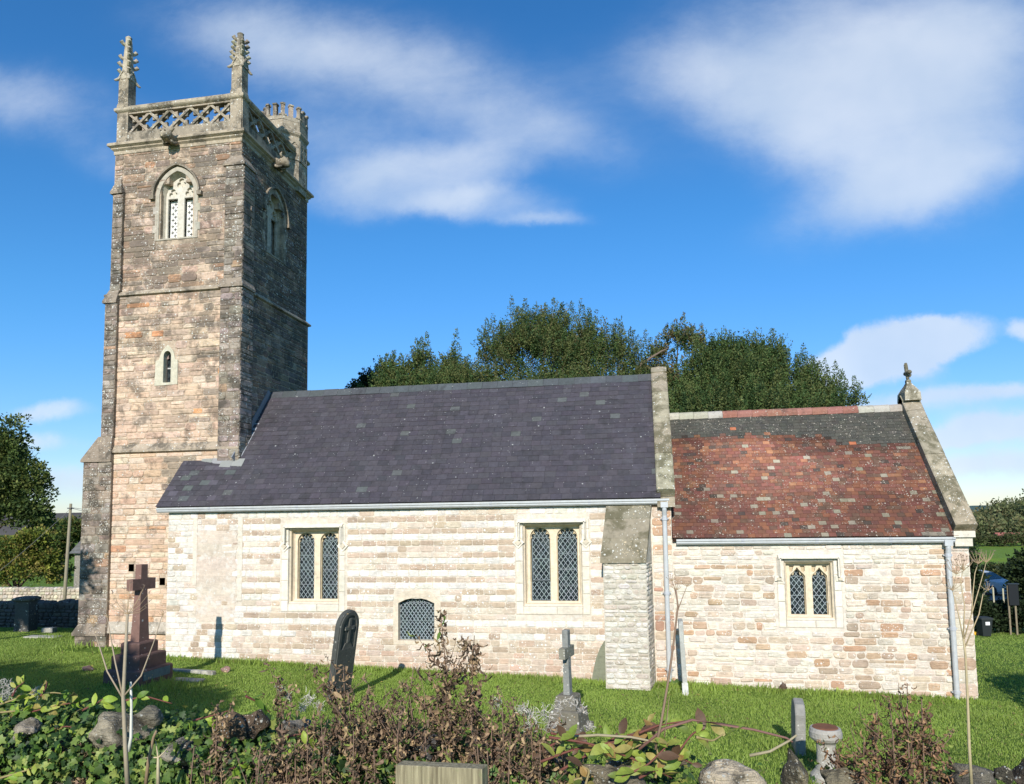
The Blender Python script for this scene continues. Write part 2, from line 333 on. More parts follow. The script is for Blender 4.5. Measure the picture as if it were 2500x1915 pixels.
def masonry(mb, T, v0, v1, ulim, hr, wr, colf, holes=(), gap=.012, rel=(.008, .025), rnd=.25, jitter=.006, courses=None, blank=None):
    v = v0; k = 0; flip = 0
    while v < v1-.04:
        h = courses(v, k) if courses else random.uniform(*hr)
        if v+h > v1-.05: h = v1-v
        a, b = ulim(v+h/2)
        segs = [(a, b)]
        for (p, q, r, s) in holes:
            ov = min(v+h, s)-max(v, r)
            if ov > .2*h:
                ns = []
                for (x, y) in segs:
                    if q <= x or p >= y: ns.append((x, y)); continue
                    if p > x: ns.append((x, p))
                    if q < y: ns.append((q, y))
                segs = ns
        for (x, y) in segs:
            u = x
            while u < y-.02:
                w = random.uniform(*wr)
                if y-(u+w) < wr[0]*.7: w = y-u
                um, vm = u+w/2, v+h/2
                if blank is None or not blank(um, vm):
                    if h > .19 and random.random() < .3:       # two thin stones in one course
                        hh = h*random.uniform(.4, .6)
                        stone(mb, T, u+gap/2, u+w-gap/2, v+gap/2, v+hh-gap/2, random.uniform(*rel), colf(um, vm, k), rnd, jitter)
                        stone(mb, T, u+gap/2, u+w-gap/2, v+hh+gap/2, v+h-gap/2, random.uniform(*rel), colf(um, vm, k), rnd, jitter)
                    else: stone(mb, T, u+gap/2, u+w-gap/2, v+gap/2, v+h-gap/2, random.uniform(*rel), colf(um, vm, k), rnd, jitter)
                u += w
        v += h; k += 1

def core(mb, T, u0, u1, v0, v1, holes, th, c=(1, 1, 1)):
    cuts = sorted({u0, u1, *[min(max(x, u0), u1) for hl in holes for x in hl[:2]]})
    for a, b in zip(cuts[:-1], cuts[1:]):
        if b-a < 1e-6: continue
        hs = sorted([(hl[2], hl[3]) for hl in holes if hl[0] < (a+b)/2 < hl[1]]); v = v0
        for (p, q) in hs+[(v1, v1)]:
            if p > v: mb.box((a, v, -th), (b, p, 0), c, T=lambda x, y, z: T(x, y, z))
            v = max(v, q)

# --- windows with square or pointed stone surrounds
def arch_pts(a, b, spring, apex, n=10, kind='round'):
    c, r = (a+b)/2, (b-a)/2; H = apex-spring; out = []
    for i in range(n+1):
        t = math.pi*i/n
        if kind == 'round': out.append((c+r*math.cos(t), spring+H*math.sin(t)))
        elif kind == 'pointed':
            s = 1-abs(i/n*2-1); x = r*(1-s*s*.0-(1-math.cos(s*math.pi/2))) if False else r*math.cos(s*math.pi/2)**.8
            sgn = 1 if i < n/2 else -1
            out.append((c+sgn*(x if i != n/2 else 0), spring+H*math.sin(s*math.pi/2)**.85*(1 if True else 0)))
        elif kind == 'cusp':                       # five-lobed head
            q = .70+.30*abs(math.sin(5*t))**.55
            out.append((c+r*math.cos(t)*(q if 0 < i < n else 1), spring+H*math.sin(t)*(q+.02)))
        elif kind == 'ogee':
            x = math.cos(t); s = abs(x)
            y = (1-s**2)**.5*.45+.55*(1-s)**2.2 if s < 1 else 0
            out.append((c+r*x, spring+H*y))
        elif kind == 'ogeecusp':
            x = math.cos(t); s = abs(x)
            y = (1-s**2)**.5*.38+.5*(1-s)**1.6 if s < 1 else 0
            if .42 < s < .62: y *= .55; 
            out.append((c+r*x*(.96 if s < .98 else 1), spring+H*y))
    return out
def light_poly(a, b, v0, spring, apex, kind, n=10): return [(a, v0), (b, v0)]+arch_pts(a, b, spring, apex, n, kind)
LAT = (.36, .42, .44)
def lattice(mb, T, a, b, v0, v1, d, dw=.118, dh=.155, wd=.0045, frame=True):
    sl = dh/dw
    def seg(p, q, w=wd, c=LAT):
        L = math.hypot(q[0]-p[0], q[1]-p[1])
        if L < .01: return
        nx, ny = -(q[1]-p[1])/L*w, (q[0]-p[0])/L*w
        cc = jit(c, .15)
        mb.prism([(p[0]-nx, p[1]-ny), (q[0]-nx, q[1]-ny), (q[0]+nx, q[1]+ny), (p[0]+nx, p[1]+ny)], T, d, d+.008, cc)
    for s in (1, -1):
        k0 = int((v0-sl*(b-a)-dh)/dh)-2; k1 = int((v1+sl*(b-a)+dh)/dh)+2
        for k in range(k0, k1):
            base = k*dh
            f = (lambda u: base+sl*(u-a)) if s > 0 else (lambda u: base+sl*(b-u))
            g = (lambda v: a+(v-base)/sl) if s > 0 else (lambda v: b-(v-base)/sl)
            pts = []
            for u in (a, b):
                if v0 <= f(u) <= v1: pts.append((u, f(u)))
            for v in (v0, v1):
                if a < g(v) < b: pts.append((g(v), v))
            if len(pts) >= 2: seg(pts[0], pts[1])
    if frame:
        for u in (a+.004, b-.004): seg((u, v0), (u, v1))
        n = max(1, round((v1-v0)/.42))
        for k in range(0, n+1): seg((a, v0+(v1-v0)*k/n), (b, v0+(v1-v0)*k/n), .0065, (.22, .26, .27))
CREAM = (.76, .63, .46); CREAM2 = (.77, .70, .59)
def square_window(T, o, v0, v1, lights, spring, apex, depth, margin, kind, hood, seed, casement=None):
    random.seed(seed)
    u0, u1 = o; ml, mr, mb_, mt = margin
    fr = MB()
    # surround blocks
    z = v0-mb_
    def blk(a, b, c, d, pr=.018, col=None): stone(fr, T, a+.004, b-.004, c+.004, d-.004, pr, jit(col or random.choice([CREAM2, (.72, .65, .54), (.76, .70, .60)]), .06), .04, .001)
    fr.box((u0-ml, z, -.1), (u0, v1+mt, .006), (.5, .44, .36), T=T); fr.box((u1, z, -.1), (u1+mr, v1+mt, .006), (.5, .44, .36), T=T)
    fr.box((u0, z, -.1), (u1, v0, .006), (.5, .44, .36), T=T); fr.box((u0, v1, -.1), (u1, v1+mt, .006), (.5, .44, .36), T=T)
    for side in (0, 1):
        y = z
        while y < v1+mt-.01:
            h = min(random.uniform(.28, .6), v1+mt-y); 
            if v1+mt-y-h < .15: h = v1+mt-y
            if side == 0: blk(u0-ml, u0, y, y+h)
            else: blk(u1, u1+mr, y, y+h)
            y += h
    um = (u0+u1)/2+.1
    blk(u0, um, v0-mb_, v0); blk(um, u1, v0-mb_, v0); blk(u0, um+.1, v1, v1+mt); blk(um+.1, u1, v1, v1+mt)
    # splayed reveal, in two steps
    def rect(i, d): return [T(u0+i, v0+i*1.2, d), T(u1-i, v0+i*1.2, d), T(u1-i, v1-i, d), T(u0+i, v1-i, d)]
    for (i0, d0, i1, d1, cc) in ((0, .018, .012, -.03, CREAM2), (.012, -.03, .045, -.06, CREAM), (.045, -.06, .05, -depth*.75, CREAM), (.05, -depth*.75, .085, -depth, CREAM)):
        A_, B_ = rect(i0, d0), rect(i1, d1)
        for k in range(4): fr.face([A_[k], A_[(k+1) % 4], B_[(k+1) % 4], B_[k]], jit(cc, .03))
    i = .08
    holes = [light_poly(a, b, v0+.1, spring, apex, 'ogee' if 'ogee' in kind else 'round', 16) for a, b in lights]
    outer = [(u0+i, v0+.06), (u1-i, v0+.06), (u1-i, v1-i), (u0+i, v1-i)]
    if kind == 'ogee':                              # sunk panels in the spandrels
        for a, b in lights:
            c = (a+b)/2; q = (b-a)/2
            for s in (-1, 1):
                holes.append([(c+s*.05, v1-i-.03), (c+s*q*.98, v1-i-.03), (c+s*q*.98, apex-.10), (c+s*q*.75, apex-.13), (c+s*q*.55, apex-.10), (c+s*q*.45, apex-.02)][::s])
    fr.add(*plate(T, outer, holes, -depth-.06, -depth, .006), c=CREAM)
    cus = [[(a+.018, v0+.1), (b-.018, v0+.1)]+arch_pts(a+.018, b-.018, spring-.02, apex-.02, 40, 'cusp' if kind != 'ogee' else 'ogeecusp') for a, b in lights]
    fr.add(*plate(T, [(u0+i, v0+.06), (u1-i, v0+.06), (u1-i, v1-i), (u0+i, v1-i)], cus, -depth-.115, -depth-.065, .004), c=(.58, .47, .31))
    wdw = build(fr, 'window', M_DRESS, church)
    g = MB(); l = MB()
    for n, (a, b) in enumerate(lights):
        g.face([T(a-.02, v0+.05, -depth-.14), T(b+.02, v0+.05, -depth-.14), T(b+.02, v1-.1, -depth-.14), T(a-.02, v1-.1, -depth-.14)])
        if casement and n == 0:
            vc = casement
            lattice(l, T, a+.045, b-.045, vc, spring, -depth-.125, .125, .165)
            lattice(l, T, a+.03, b-.03, v0+.12, vc-.03, -depth-.125, .12, .16)
            fc = (.04, .05, .055)
            for (p, q, r, s) in ((a+.0, b, vc-.03, vc), (a, b, v0+.09, v0+.12), (a, a+.025, v0+.1, vc), (b-.025, b, v0+.1, vc)):
                l.box((p, r, -depth-.125), (q, s, -depth-.095), fc, T=T)
        else: lattice(l, T, a, b, v0+.09, spring, -depth-.125)
        lattice(l, T, a+.02, b-.02, spring, apex-.02, -depth-.125, .1, .13, .0045, False)
    build(g, 'glass', M_GLASS, wdw); build(l, 'lead_lattice', M_LEAD, wdw)
    if hood:
        hb = MB(); hv, hw, drop, style = hood       # top height, half overhang, drop, stop style
        hu0, hu1 = u0-hw, u1+hw
        prof = [(0, 0), (.06, -.005), (.125, .0), (.125, .03), (.03, .09), (0, .09)]
        def bar(p, q, vert=0):
            if not vert:
                mb2 = [[T(u, hv+z_, d_) for d_, z_ in prof] for u in (p, q)]
            else:
                mb2 = [[T(vert[0]+(z_ if vert[1] > 0 else -z_)*.8, v_, d_) for d_, z_ in prof] for v_ in (p, q)]
            hb.loft(mb2, CREAM2)
        bar(hu0-.06, hu1+.06); bar(hv-drop, hv+.02, (hu0, -1)); bar(hv-drop, hv+.02, (hu1, 1))
        for s, u in ((-1, hu0-.05), (1, hu1+.05)):
            c0 = hv-drop-.06
            if style == 'diamond': pts = [(u, c0-.15), (u+.15, c0), (u, c0+.15), (u-.15, c0)]
            else: pts = [(u-.09, c0-.04), (u+.09, c0-.04), (u+.09, c0+.08), (u-.09, c0+.08)]
            hb.prism(pts, T, 0, .045, CREAM2)
            q = [(u+(x-u)*.55, c0+(y-c0)*.55) for x, y in pts]; hb.prism(q, T, .04, .075, (.62, .54, .42))
        build(hb, 'hood_mould', M_DRESS, wdw)
    return wdw

# --- colours of the stones
def col_tower(u, v, k):
    r = random.random()
    if v < 5.7:
        c = random.choice([(.46, .355, .27), (.48, .385, .30), (.52, .43, .345), (.51, .45, .38), (.44, .335, .25), (.52, .46, .38), (.48, .40, .335)])
        if r < .03: c = (.44, .28, .18)
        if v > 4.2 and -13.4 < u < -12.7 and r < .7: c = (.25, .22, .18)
    elif v < 10.4:
        c = random.choice([(.47, .365, .285), (.50, .40, .31), (.45, .36, .29), (.48, .41, .335), (.40, .32, .26), (.53, .44, .35)])
        if r < .05: c = (.50, .28, .15)
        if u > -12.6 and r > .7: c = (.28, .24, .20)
    else:
        c = random.choice([(.40, .315, .255), (.36, .29, .24), (.44, .34, .27), (.40, .335, .275), (.31, .26, .22), (.45, .36, .29)])
        if r < .06 + (.20 if v > 14.2 or v < 11.4 else 0): c = random.choice([(.48, .30, .20), (.47, .34, .25)])
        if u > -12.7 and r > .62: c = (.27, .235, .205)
    return jit(c, .08)
def col_tower_e_shade(u, v, k):  # east face stones darkened: that side's shade is put into the colour
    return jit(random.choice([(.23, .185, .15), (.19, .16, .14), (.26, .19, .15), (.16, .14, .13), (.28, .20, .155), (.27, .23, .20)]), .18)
def col_but(u, v, k):
    c = random.choice([(.27, .24, .20), (.22, .195, .17), (.31, .27, .23), (.34, .31, .27), (.24, .20, .17)])
    if random.random() < .05: c = (.38, .27, .18)
    if u > -12 and v < 10.4 and random.random() < .35: c = (.36, .30, .27)
    return jit(c, .14)

# --- tower body
random.seed(3)
def pinn_x(px, py): return at(px, py, YT)[0]
BWIN = (-14.12, -12.66, 11.95, 14.05)              # surround of the belfry window
LWIN = (-14.0, -13.22, 7.55, 8.78)
S_HOLES = [[(-13.98, -12.92, 12.0, 13.72), (-13.72, -13.18, 13.72, 14.1)], (-13.74, -13.44, 7.65, 8.6)]
tw = MB()
core(tw, TS(YT), XW, XE, 10.38, 15.0, S_HOLES[0], .5); core(tw, TS(YT-.05), XW-.05, XE+.05, 5.68, 10.38, [S_HOLES[1]], .55); core(tw, TS(YT-.1), XW-.1, XE+.1, -.6, 5.68, [], .6)
EH = [(20.19, 21.25, 12.0, 13.72), (20.45, 20.99, 13.72, 14.1)]
core(tw, TX(XE), YT+.5, YB, 10.38, 15.0, EH, .5); core(tw, TX(XE+.05), YT+.5, YB+.05, -.6, 10.38, [], .5)
core(tw, TW(XW), YT+.5, YB, 10.38, 15.0, [], .5); core(tw, TW(XW-.05), YT+.5, YB+.05, -.6, 10.38, [], .5)
tw.box((XW+.5, YB-.5, -.6), (XE-.5, YB, 15.0)); tw.box((XW+.4, YT+.4, 14.6), (XE-.4, YB-.4, 14.9))
tw.box((XW+.6, YT+.7, 11.8), (XE-.6, YB-.6, 11.9), (.05, .05, .05))
tc_ = [(.52, .43, .33)]*len(tw.c); tw.c = tc_
tower = build(tw, 'tower', M_TMORT, church)
tm = MB()
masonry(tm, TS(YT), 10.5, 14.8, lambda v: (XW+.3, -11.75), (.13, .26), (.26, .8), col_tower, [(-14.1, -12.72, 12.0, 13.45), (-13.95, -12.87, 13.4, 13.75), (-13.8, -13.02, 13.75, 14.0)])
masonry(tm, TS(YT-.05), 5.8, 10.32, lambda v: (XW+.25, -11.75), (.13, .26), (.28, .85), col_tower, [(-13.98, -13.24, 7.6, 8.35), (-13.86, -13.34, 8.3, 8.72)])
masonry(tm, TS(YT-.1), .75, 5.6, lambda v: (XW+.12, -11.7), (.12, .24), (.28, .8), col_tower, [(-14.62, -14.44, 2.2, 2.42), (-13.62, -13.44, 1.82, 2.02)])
masonry(tm, TS(YT-.16), -.3, .45, lambda v: (XW-.3, -12.4), (.17, .24), (.3, .6), lambda u, v, k: jit(random.choice([(.52, .38, .3), (.55, .44, .38), (.45, .33, .26)]), .1))
masonry(tm, TX(XE), 10.5, 14.8, lambda v: (YT+.55, YB-.02), (.12, .23), (.25, .7), col_tower_e_shade, [(20.2, 21.3, 12.05, 13.4), (20.35, 21.15, 13.4, 13.9)])
masonry(tm, TX(XE+.05), 3.2, 10.3, lambda v: (YT+.55, YB+.03), (.12, .23), (.25, .7), col_tower_e_shade)
masonry(tm, TX(XE), 14.2, 14.8, lambda v: (YT+.02, YT+.55), (.15, .22), (.25, .5), col_tower_e_shade)
masonry(tm, TS(YT), 13.95, 14.8, lambda v: (XW, XW+.3), (.15, .22), (.2, .4), col_tower)
masonry(tm, TS(YT), 14.3, 14.8, lambda v: (-11.75, XE), (.15, .22), (.2, .4), col_tower)
build(tm, 'tower_stonework', M_TOWER, tower)
for u, v in ((-14.53, 2.31), (-13.53, 1.92)): sc = MB(); sc.box((u-.08, YT-.12, v-.1), (u+.08, YT-.09, v+.1), (.02, .015, .01)); build(sc, 'putlog_hole_shade', M_DARK, tower)  # solid near-black block paints the shade inside each putlog hole

def ledge(mb, x0, x1, y0, y1, z, h, out, slope=.0, c=(.45, .40, .32)):
    """moulded band round a rectangle: y0 front, y1 back"""
    def R(o, zz): return [(x0-o, y0-o, zz), (x1+o, y0-o, zz), (x1+o, y1+o, zz), (x0-o, y1+o, zz)]
    mb.loft([R(0, z-h), R(out*.55, z-h*.75), R(out, z-h*.5), R(out, z), R(out*.75, z+h*.25), R(0, z+h*.6+slope)], c)
st = MB(); ledge(st, XW-.01, XE+.01, YT-.01, YB+.01, 10.40, .1, .12, .05); build(st, 'string_course', M_TRIM, tower)
st = MB(); ledge(st, XW-.06, XE+.06, YT-.06, YB+.06, 5.70, .12, .13, .12); build(st, 'string_course', M_TRIM, tower)
st = MB(); ledge(st, XW-.13, XE-1.0, YT-.12, YB+.1, .52, .1, .14, .2, (.5, .48, .42)); st.box((XW-.30, YT-.16, -.5), (XE-.9, YT, .44), (.5, .42, .35)); build(st, 'plinth', M_TRIM, tower)
cn = MB()
def R(o, zz): return [(XW-o, YT-o, zz), (XE+o, YT-o, zz), (XE+o, YB+o, zz), (XW-o, YB+o, zz)]
cn.loft([R(0, 14.78), R(.03, 14.8), R(.03, 14.9), R(.09, 14.95), R(.09, 14.98), R(.17, 15.03), R(.17, 15.1), R(.14, 15.13), R(.02, 15.17)], (.48, .43, .34))
build(cn, 'cornice', M_TRIM, tower)

# --- pilaster buttresses at the corners
random.seed(5)
def pilaster(stages, T_s, yfront, x0, x1, yback):
    """stages: (z0, z1, xl, xr, proj); each ends in a sloping offset"""
def buttress_stack(name, stages, parent=tower):
    b = MB(); ss = []
    for (z0, z1, xa, xb, p, nxa, nxb, np_, sl) in stages:
        y = YT-p; s = MB(); ss.append(s)
        b.box((xa, y, z0), (xb, YT+.5, z1), (.3, .26, .21))
        masonry(s, TS(y), z0, z1, lambda v: (xa, xb), (.14, .26), (.2, .5), col_but, gap=.01)
        if xb > -12: masonry(s, TX(xb), z0, z1, lambda v: (y+.0, YT+.48), (.14, .26), (.3, .6), col_but, gap=.01)
        # offset
        o = .06
        lo = [(xa-o, y-o, z1+.0), (xb+(o if xb > -12 else 0), y-o, z1), (xb+(o if xb > -12 else 0), YT+.5, z1), (xa-o, YT+.5, z1)]
        mid = [(x, yy, z1+.07) for x, yy, _ in lo]
        hi = [(nxa, YT-np_, z1+sl), (nxb, YT-np_, z1+sl), (nxb, YT+.5, z1+sl), (nxa, YT+.5, z1+sl)]
        b.loft([lo, mid, hi], (.33, .29, .24))
    o = build(b, name, M_TRIM, parent)
    for s in ss: build(s, 'buttress_stonework', M_DARKST, o)
    return o
buttress_stack('corner_buttress', [
    (4.6, 10.34, -11.86, -11.20, .17, -11.82, -11.24, .14, .28), (10.6, 14.0, -11.80, -11.22, .13, -11.72, -11.36, .02, .36)])
xs = lambda px, py, dz=.1: at(px, py, YT-dz)[0]
buttress_stack('corner_buttress', [
    (-.3, .40, xs(182, 1560, .3), -15.12, .30, xs(192, 1500, .24), -15.2, .24, .32),
    (.72, 5.38, xs(198, 1300, .2), -15.20, .2, xs(240, 1070, .16), -15.25, .16, .75),
    (6.13, 10.12, xs(250, 950, .16), -15.22, .16, xs(267, 700, .12), -15.2, .12, .42),
    (10.5, 13.5, xs(272, 600, .12), -15.18, .12, xs(286, 400), -15.35, .03, .55)])

# --- parapet with pierced tracery
def parapet(T, a, b, name='parapet_panel'):
    m = MB(); z0, z1 = 15.16, 16.14; t0, t1 = 15.50, 16.08
    pw = .36; n = 5; W = (b-a-2*pw)/n; hh = (t1-t0); br = .040; c = (.40, .36, .29)
    m.box((a, z0-.01, -.26), (b, t0, -.015), (.36, .33, .27), T=T); m.box((a+pw-.01, t1, -.26), (b-pw+.01, z1-.003, -.02), c, T=T)
    m.box((a, z0, -.33), (a+pw, z1, .0), (.40, .36, .29), T=T); m.box((b-pw, z0+.002, -.33), (b, z1-.002, .002), (.40, .36, .29), T=T)
    L = math.hypot(W, hh); nx, nz = hh/L, W/L
    for i in range(n):
        x0 = a+pw+i*W; x1 = x0+W
        for s_, dd in ((1, 0), (-1, .003)):
            p, q = ((x0, t0-.01), (x1, t1+.01)) if s_ > 0 else ((x0, t1+.01), (x1, t0-.01))
            ox, oz = (-nx*br, nz*br*s_) if s_ > 0 else (nx*br, nz*br)
            pl = [(p[0]-ox, p[1]-oz), (q[0]-ox, q[1]-oz), (q[0]+ox, q[1]+oz), (p[0]+ox, p[1]+oz)]
            pl = [(min(max(x, a+pw-.005), b-pw+.005), z) for x, z in pl]
            m.prism(pl, T, -.20-dd, -.05+dd, jit(c, .08))
            for t in (.25, .75):                   # cusps on both edges of every bar
                mx, mz = p[0]+(q[0]-p[0])*t, p[1]+(q[1]-p[1])*t; tx_, tz_ = (q[0]-p[0])/L, (q[1]-p[1])/L
                for sd in (-1, 1):
                    n_x, n_z = -tz_*sd, tx_*sd
                    m.prism([(mx-tx_*.085+n_x*br*.8, mz-tz_*.085+n_z*br*.8), (mx+tx_*.085+n_x*br*.8, mz+tz_*.085+n_z*br*.8), (mx+tx_*.02+n_x*(br+.055), mz+tz_*.02+n_z*(br+.055)), (mx+n_x*(br+.085), mz+n_z*(br+.085)), (mx-tx_*.02+n_x*(br+.055), mz-tz_*.02+n_z*(br+.055))], T, -.16-dd, -.09+dd, jit(c, .08))
    build(m, name, M_TRIM, tower)
random.seed(9)
parapet(TS(YT), XW+.03, XE-.03); parapet(TX(XE), YT+.02, YB-.02); parapet(TW(XW), YT+.02, YB-.02)
parapet(lambda u, v, d: (u, YB+d, v), XW+.03, XE-.03)
cp = MB()
for (x0, y0, x1, y1) in ((XW-.06, YT-.06, XE+.06, YT+.32), (XE-.32, YT+.32, XE+.06, YB-.32), (XW-.06, YT+.32, XW+.32, YB-.32), (XW-.06, YB-.32, XE+.06, YB+.06)):
    def r_(i, z): return [(x0+i, y0+i, z), (x1-i, y0+i, z), (x1-i, y1-i, z), (x0+i, y1-i, z)]
    cp.loft([r_(.06, 16.14), r_(.02, 16.17), r_(0, 16.2), r_(0, 16.27), r_(.03, 16.3), r_(.10, 16.36)], (.47, .43, .34))
build(cp, 'parapet_coping', M_TRIM, tower)

# --- pinnacles
def pinnacle(x, y, z0, zs, zt, seed):
    random.seed(seed); m = MB(); c = (.50, .47, .38); h = .17
    def sq(r, z): return [(x-r, y-r, z), (x+r, y-r, z), (x+r, y+r, z), (x-r, y+r, z)]
    m.loft([sq(h*1.15, z0-.05), sq(h*1.1, z0+.04), sq(h, z0+.1), sq(h*.98, zs)], (.42, .38, .30))
    o = build(m, 'pinnacle', M_TRIM, tower)
    s = MB()
    H = zt-zs
    def oc(r, z, t=0): return [(x+r*math.cos(a+t)*(1+.1*random.random()), y+r*math.sin(a+t), z) for a in [math.pi/4*k+math.pi/8 for k in range(8)]]
    s.loft([oc(.20, zs-.05), oc(.20, zs+.08), oc(.175, zs+.22), oc(.155, zs+H*.32), oc(.125, zs+H*.6), oc(.10, zs+H*.82), oc(.085, zs+H*.92), oc(.10, zs+H*.96), oc(.04, zt)], c)
    for q in range(4):                             # four gablets with flaring tips at the corners
        a = math.pi/4+q*math.pi/2; ca, sa = math.cos(a), math.sin(a)
        s.tube([(x+ca*r, y+sa*r, zs+z) for r, z in ((.12, .30), (.15, .17), (.19, .05), (.24, -.03), (.33, -.10), (.37, -.10))], [.03, .04, .05, .05, .035, .015], 6, c)
        a2 = a+math.pi/4; p0 = np.array([ca, sa]); p1 = np.array([math.cos(a+math.pi/2), math.sin(a+math.pi/2)])
        arc = []
        for t in np.linspace(0, 1, 9):
            b_ = p0*(1-t)+p1*t; rr = .235+.03*math.sin(math.pi*t)
            arc.append((x+b_[0]*rr, y+b_[1]*rr, zs+.02-.12*math.sin(math.pi*t)*0+.24*(math.sin(math.pi*t))**2*.0+(-.02 if t in (0, 1) else .0)+(.22*(1-abs(2*t-1))**1.3)))
        s.tube(arc, .028, 5, c)
    build(s, 'spirelet', M_TRIM, o, smooth=False)
    for q in range(4):
        a = math.pi/4+q*math.pi/2; ca, sa = math.cos(a), math.sin(a)
        for i in range(5):
            k = MB(); z = zs+.22+i*(H-.35)/4.6; r = .15-.06*i/4
            if random.random() < .08: continue
            L = random.uniform(.09, .13)
            k.tube([(x+ca*r*.6, y+sa*r*.6, z-.06), (x+ca*(r+L*.5), y+sa*(r+L*.5), z-.02), (x+ca*(r+L), y+sa*(r+L), z+.03), (x+ca*(r+L*.7), y+sa*(r+L*.7), z+.085)], [.05, .055, .062, .025], 7, jit(c, .15))
            build(k, 'crocket', M_TRIM, o)
pinnacle(XW+.2, YT+.17, 16.36, 17.28, 18.72, 1); pinnacle(XE-.2, YT+.17, 16.36, 17.22, 18.32, 2)

# --- battlemented stair turret at the far corner
random.seed(12)
tx, ty, tr = -11.95, 22.35, .80
def octo(r, z, n=8): return [(tx+r*math.cos(math.pi/8+k*math.pi/4), ty+r*math.sin(math.pi/8+k*math.pi/4), z) for k in range(n)]
tt = MB(); tt.loft([octo(tr*.93, 14.8), octo(tr*.93, 16.70), octo(tr*1.0, 16.76), octo(tr*1.03, 16.83), octo(tr*.97, 16.90), octo(tr*.97, 17.20)], (.44, .40, .32))
turret = build(tt, 'stair_turret', M_TRIM, tower)
bt = MB()
ap = tr*.97*math.cos(math.pi/8); side = 2*tr*.97*math.sin(math.pi/8)
for k in range(8):
    a = k*math.pi/4; n_ = np.array([math.cos(a), math.sin(a)]); t_ = np.array([-n_[1], n_[0]])
    def TT(u, v, d, n_=n_, t_=t_): return (tx+n_[0]*(ap+d)+t_[0]*u, ty+n_[1]*(ap+d)+t_[1]*u, v)
    bt.box((-side/2, 17.18, -.14), (side/2, 17.33, .0), (.42, .39, .32), T=TT)
    for u in (-side*.5+.003, 0.0-.065, side*.5-.073):
        w_ = .13 if u == -.065 else .07
        bt.box((u, 17.33, -.13), (u+w_, 17.71, -.005), jit((.44, .4, .33), .1), T=TT); bt.box((u-.02, 17.71, -.15), (u+w_+.02, 17.77, .02), (.4, .37, .3), T=TT, taper=.9)
    for u in (-side*.36, side*.36): bt.box((u-.055, 17.33, -.15), (u+.055, 17.38, .02), (.4, .37, .3), T=TT)
build(bt, 'battlement', M_TRIM, turret)
pn = MB()
for k in (5, 6, 7, 0):
    a = k*math.pi/4; n_ = np.array([math.cos(a), math.sin(a)]); t_ = np.array([-n_[1], n_[0]]); ap2 = tr*.93*math.cos(math.pi/8)
    def TT(u, v, d, n_=n_, t_=t_): return (tx+n_[0]*(ap2+d)+t_[0]*u, ty+n_[1]*(ap2+d)+t_[1]*u, v)
    hl = [[(cx+(.10*math.cos(t)*(.75+.25*abs(math.cos(2*t)))), 16.20+sg+.13*math.sin(t)*(.75+.25*abs(math.cos(2*t)))) for t in np.linspace(0, 2*math.pi, 24, endpoint=False)] for cx in (-.12, .12) for sg in (-.15, .16)]
    pn.add(*plate(TT, [(-.27, 15.86), (.27, 15.86), (.27, 16.56), (-.27, 16.56)], hl, .0, .03), c=(.46, .42, .34))
build(pn, 'tracery_panel', M_TRIM, turret)

# --- carved spouts
def gargoyle(T, u, v, seed):
    random.seed(seed); g = MB()
    def rg(d, r, dz, sx=1.0): return [T(u+r*sx*math.cos(a)*random.uniform(.85, 1.1), v+dz+r*math.sin(a)*random.uniform(.85, 1.1), d) for a in [math.pi*2*k/9 for k in range(9)]]
    g.loft([rg(-.05, .15, 0), rg(.1, .16, 0), rg(.2, .13, -.02), rg(.27, .17, .0), rg(.36, .19, .0), rg(.45, .15, -.02), rg(.52, .10, -.05), rg(.53, .04, -.06)], (.36, .33, .26))
    for s in (-1, 1):
        g.tube([T(u+s*.12, v+.1, .33), T(u+s*.2, v+.2, .32), T(u+s*.19, v+.26, .36)], [.05, .04, .01], 6, (.36, .33, .26))
        g.tube([T(u+s*.06, v+.05, .47), T(u+s*.06, v+.05, .53)], [.035, .02], 6, (.1, .09, .08))
        g.tube([T(u+s*.14, v-.12, .05), T(u+s*.15, v-.2, .2), T(u+s*.12, v-.16, .33)], [.06, .05, .03], 6, (.33, .3, .24))
    g.tube([T(u-.07, v-.1, .5), T(u+.07, v-.1, .5)], .02, 5, (.08, .07, .06))
    build(g, 'gargoyle', M_TRIM, tower, smooth=True)
gargoyle(TS(YT-.05), -13.57, 15.02, 1); gargoyle(TX(XE+.05), 20.55, 15.02, 2)

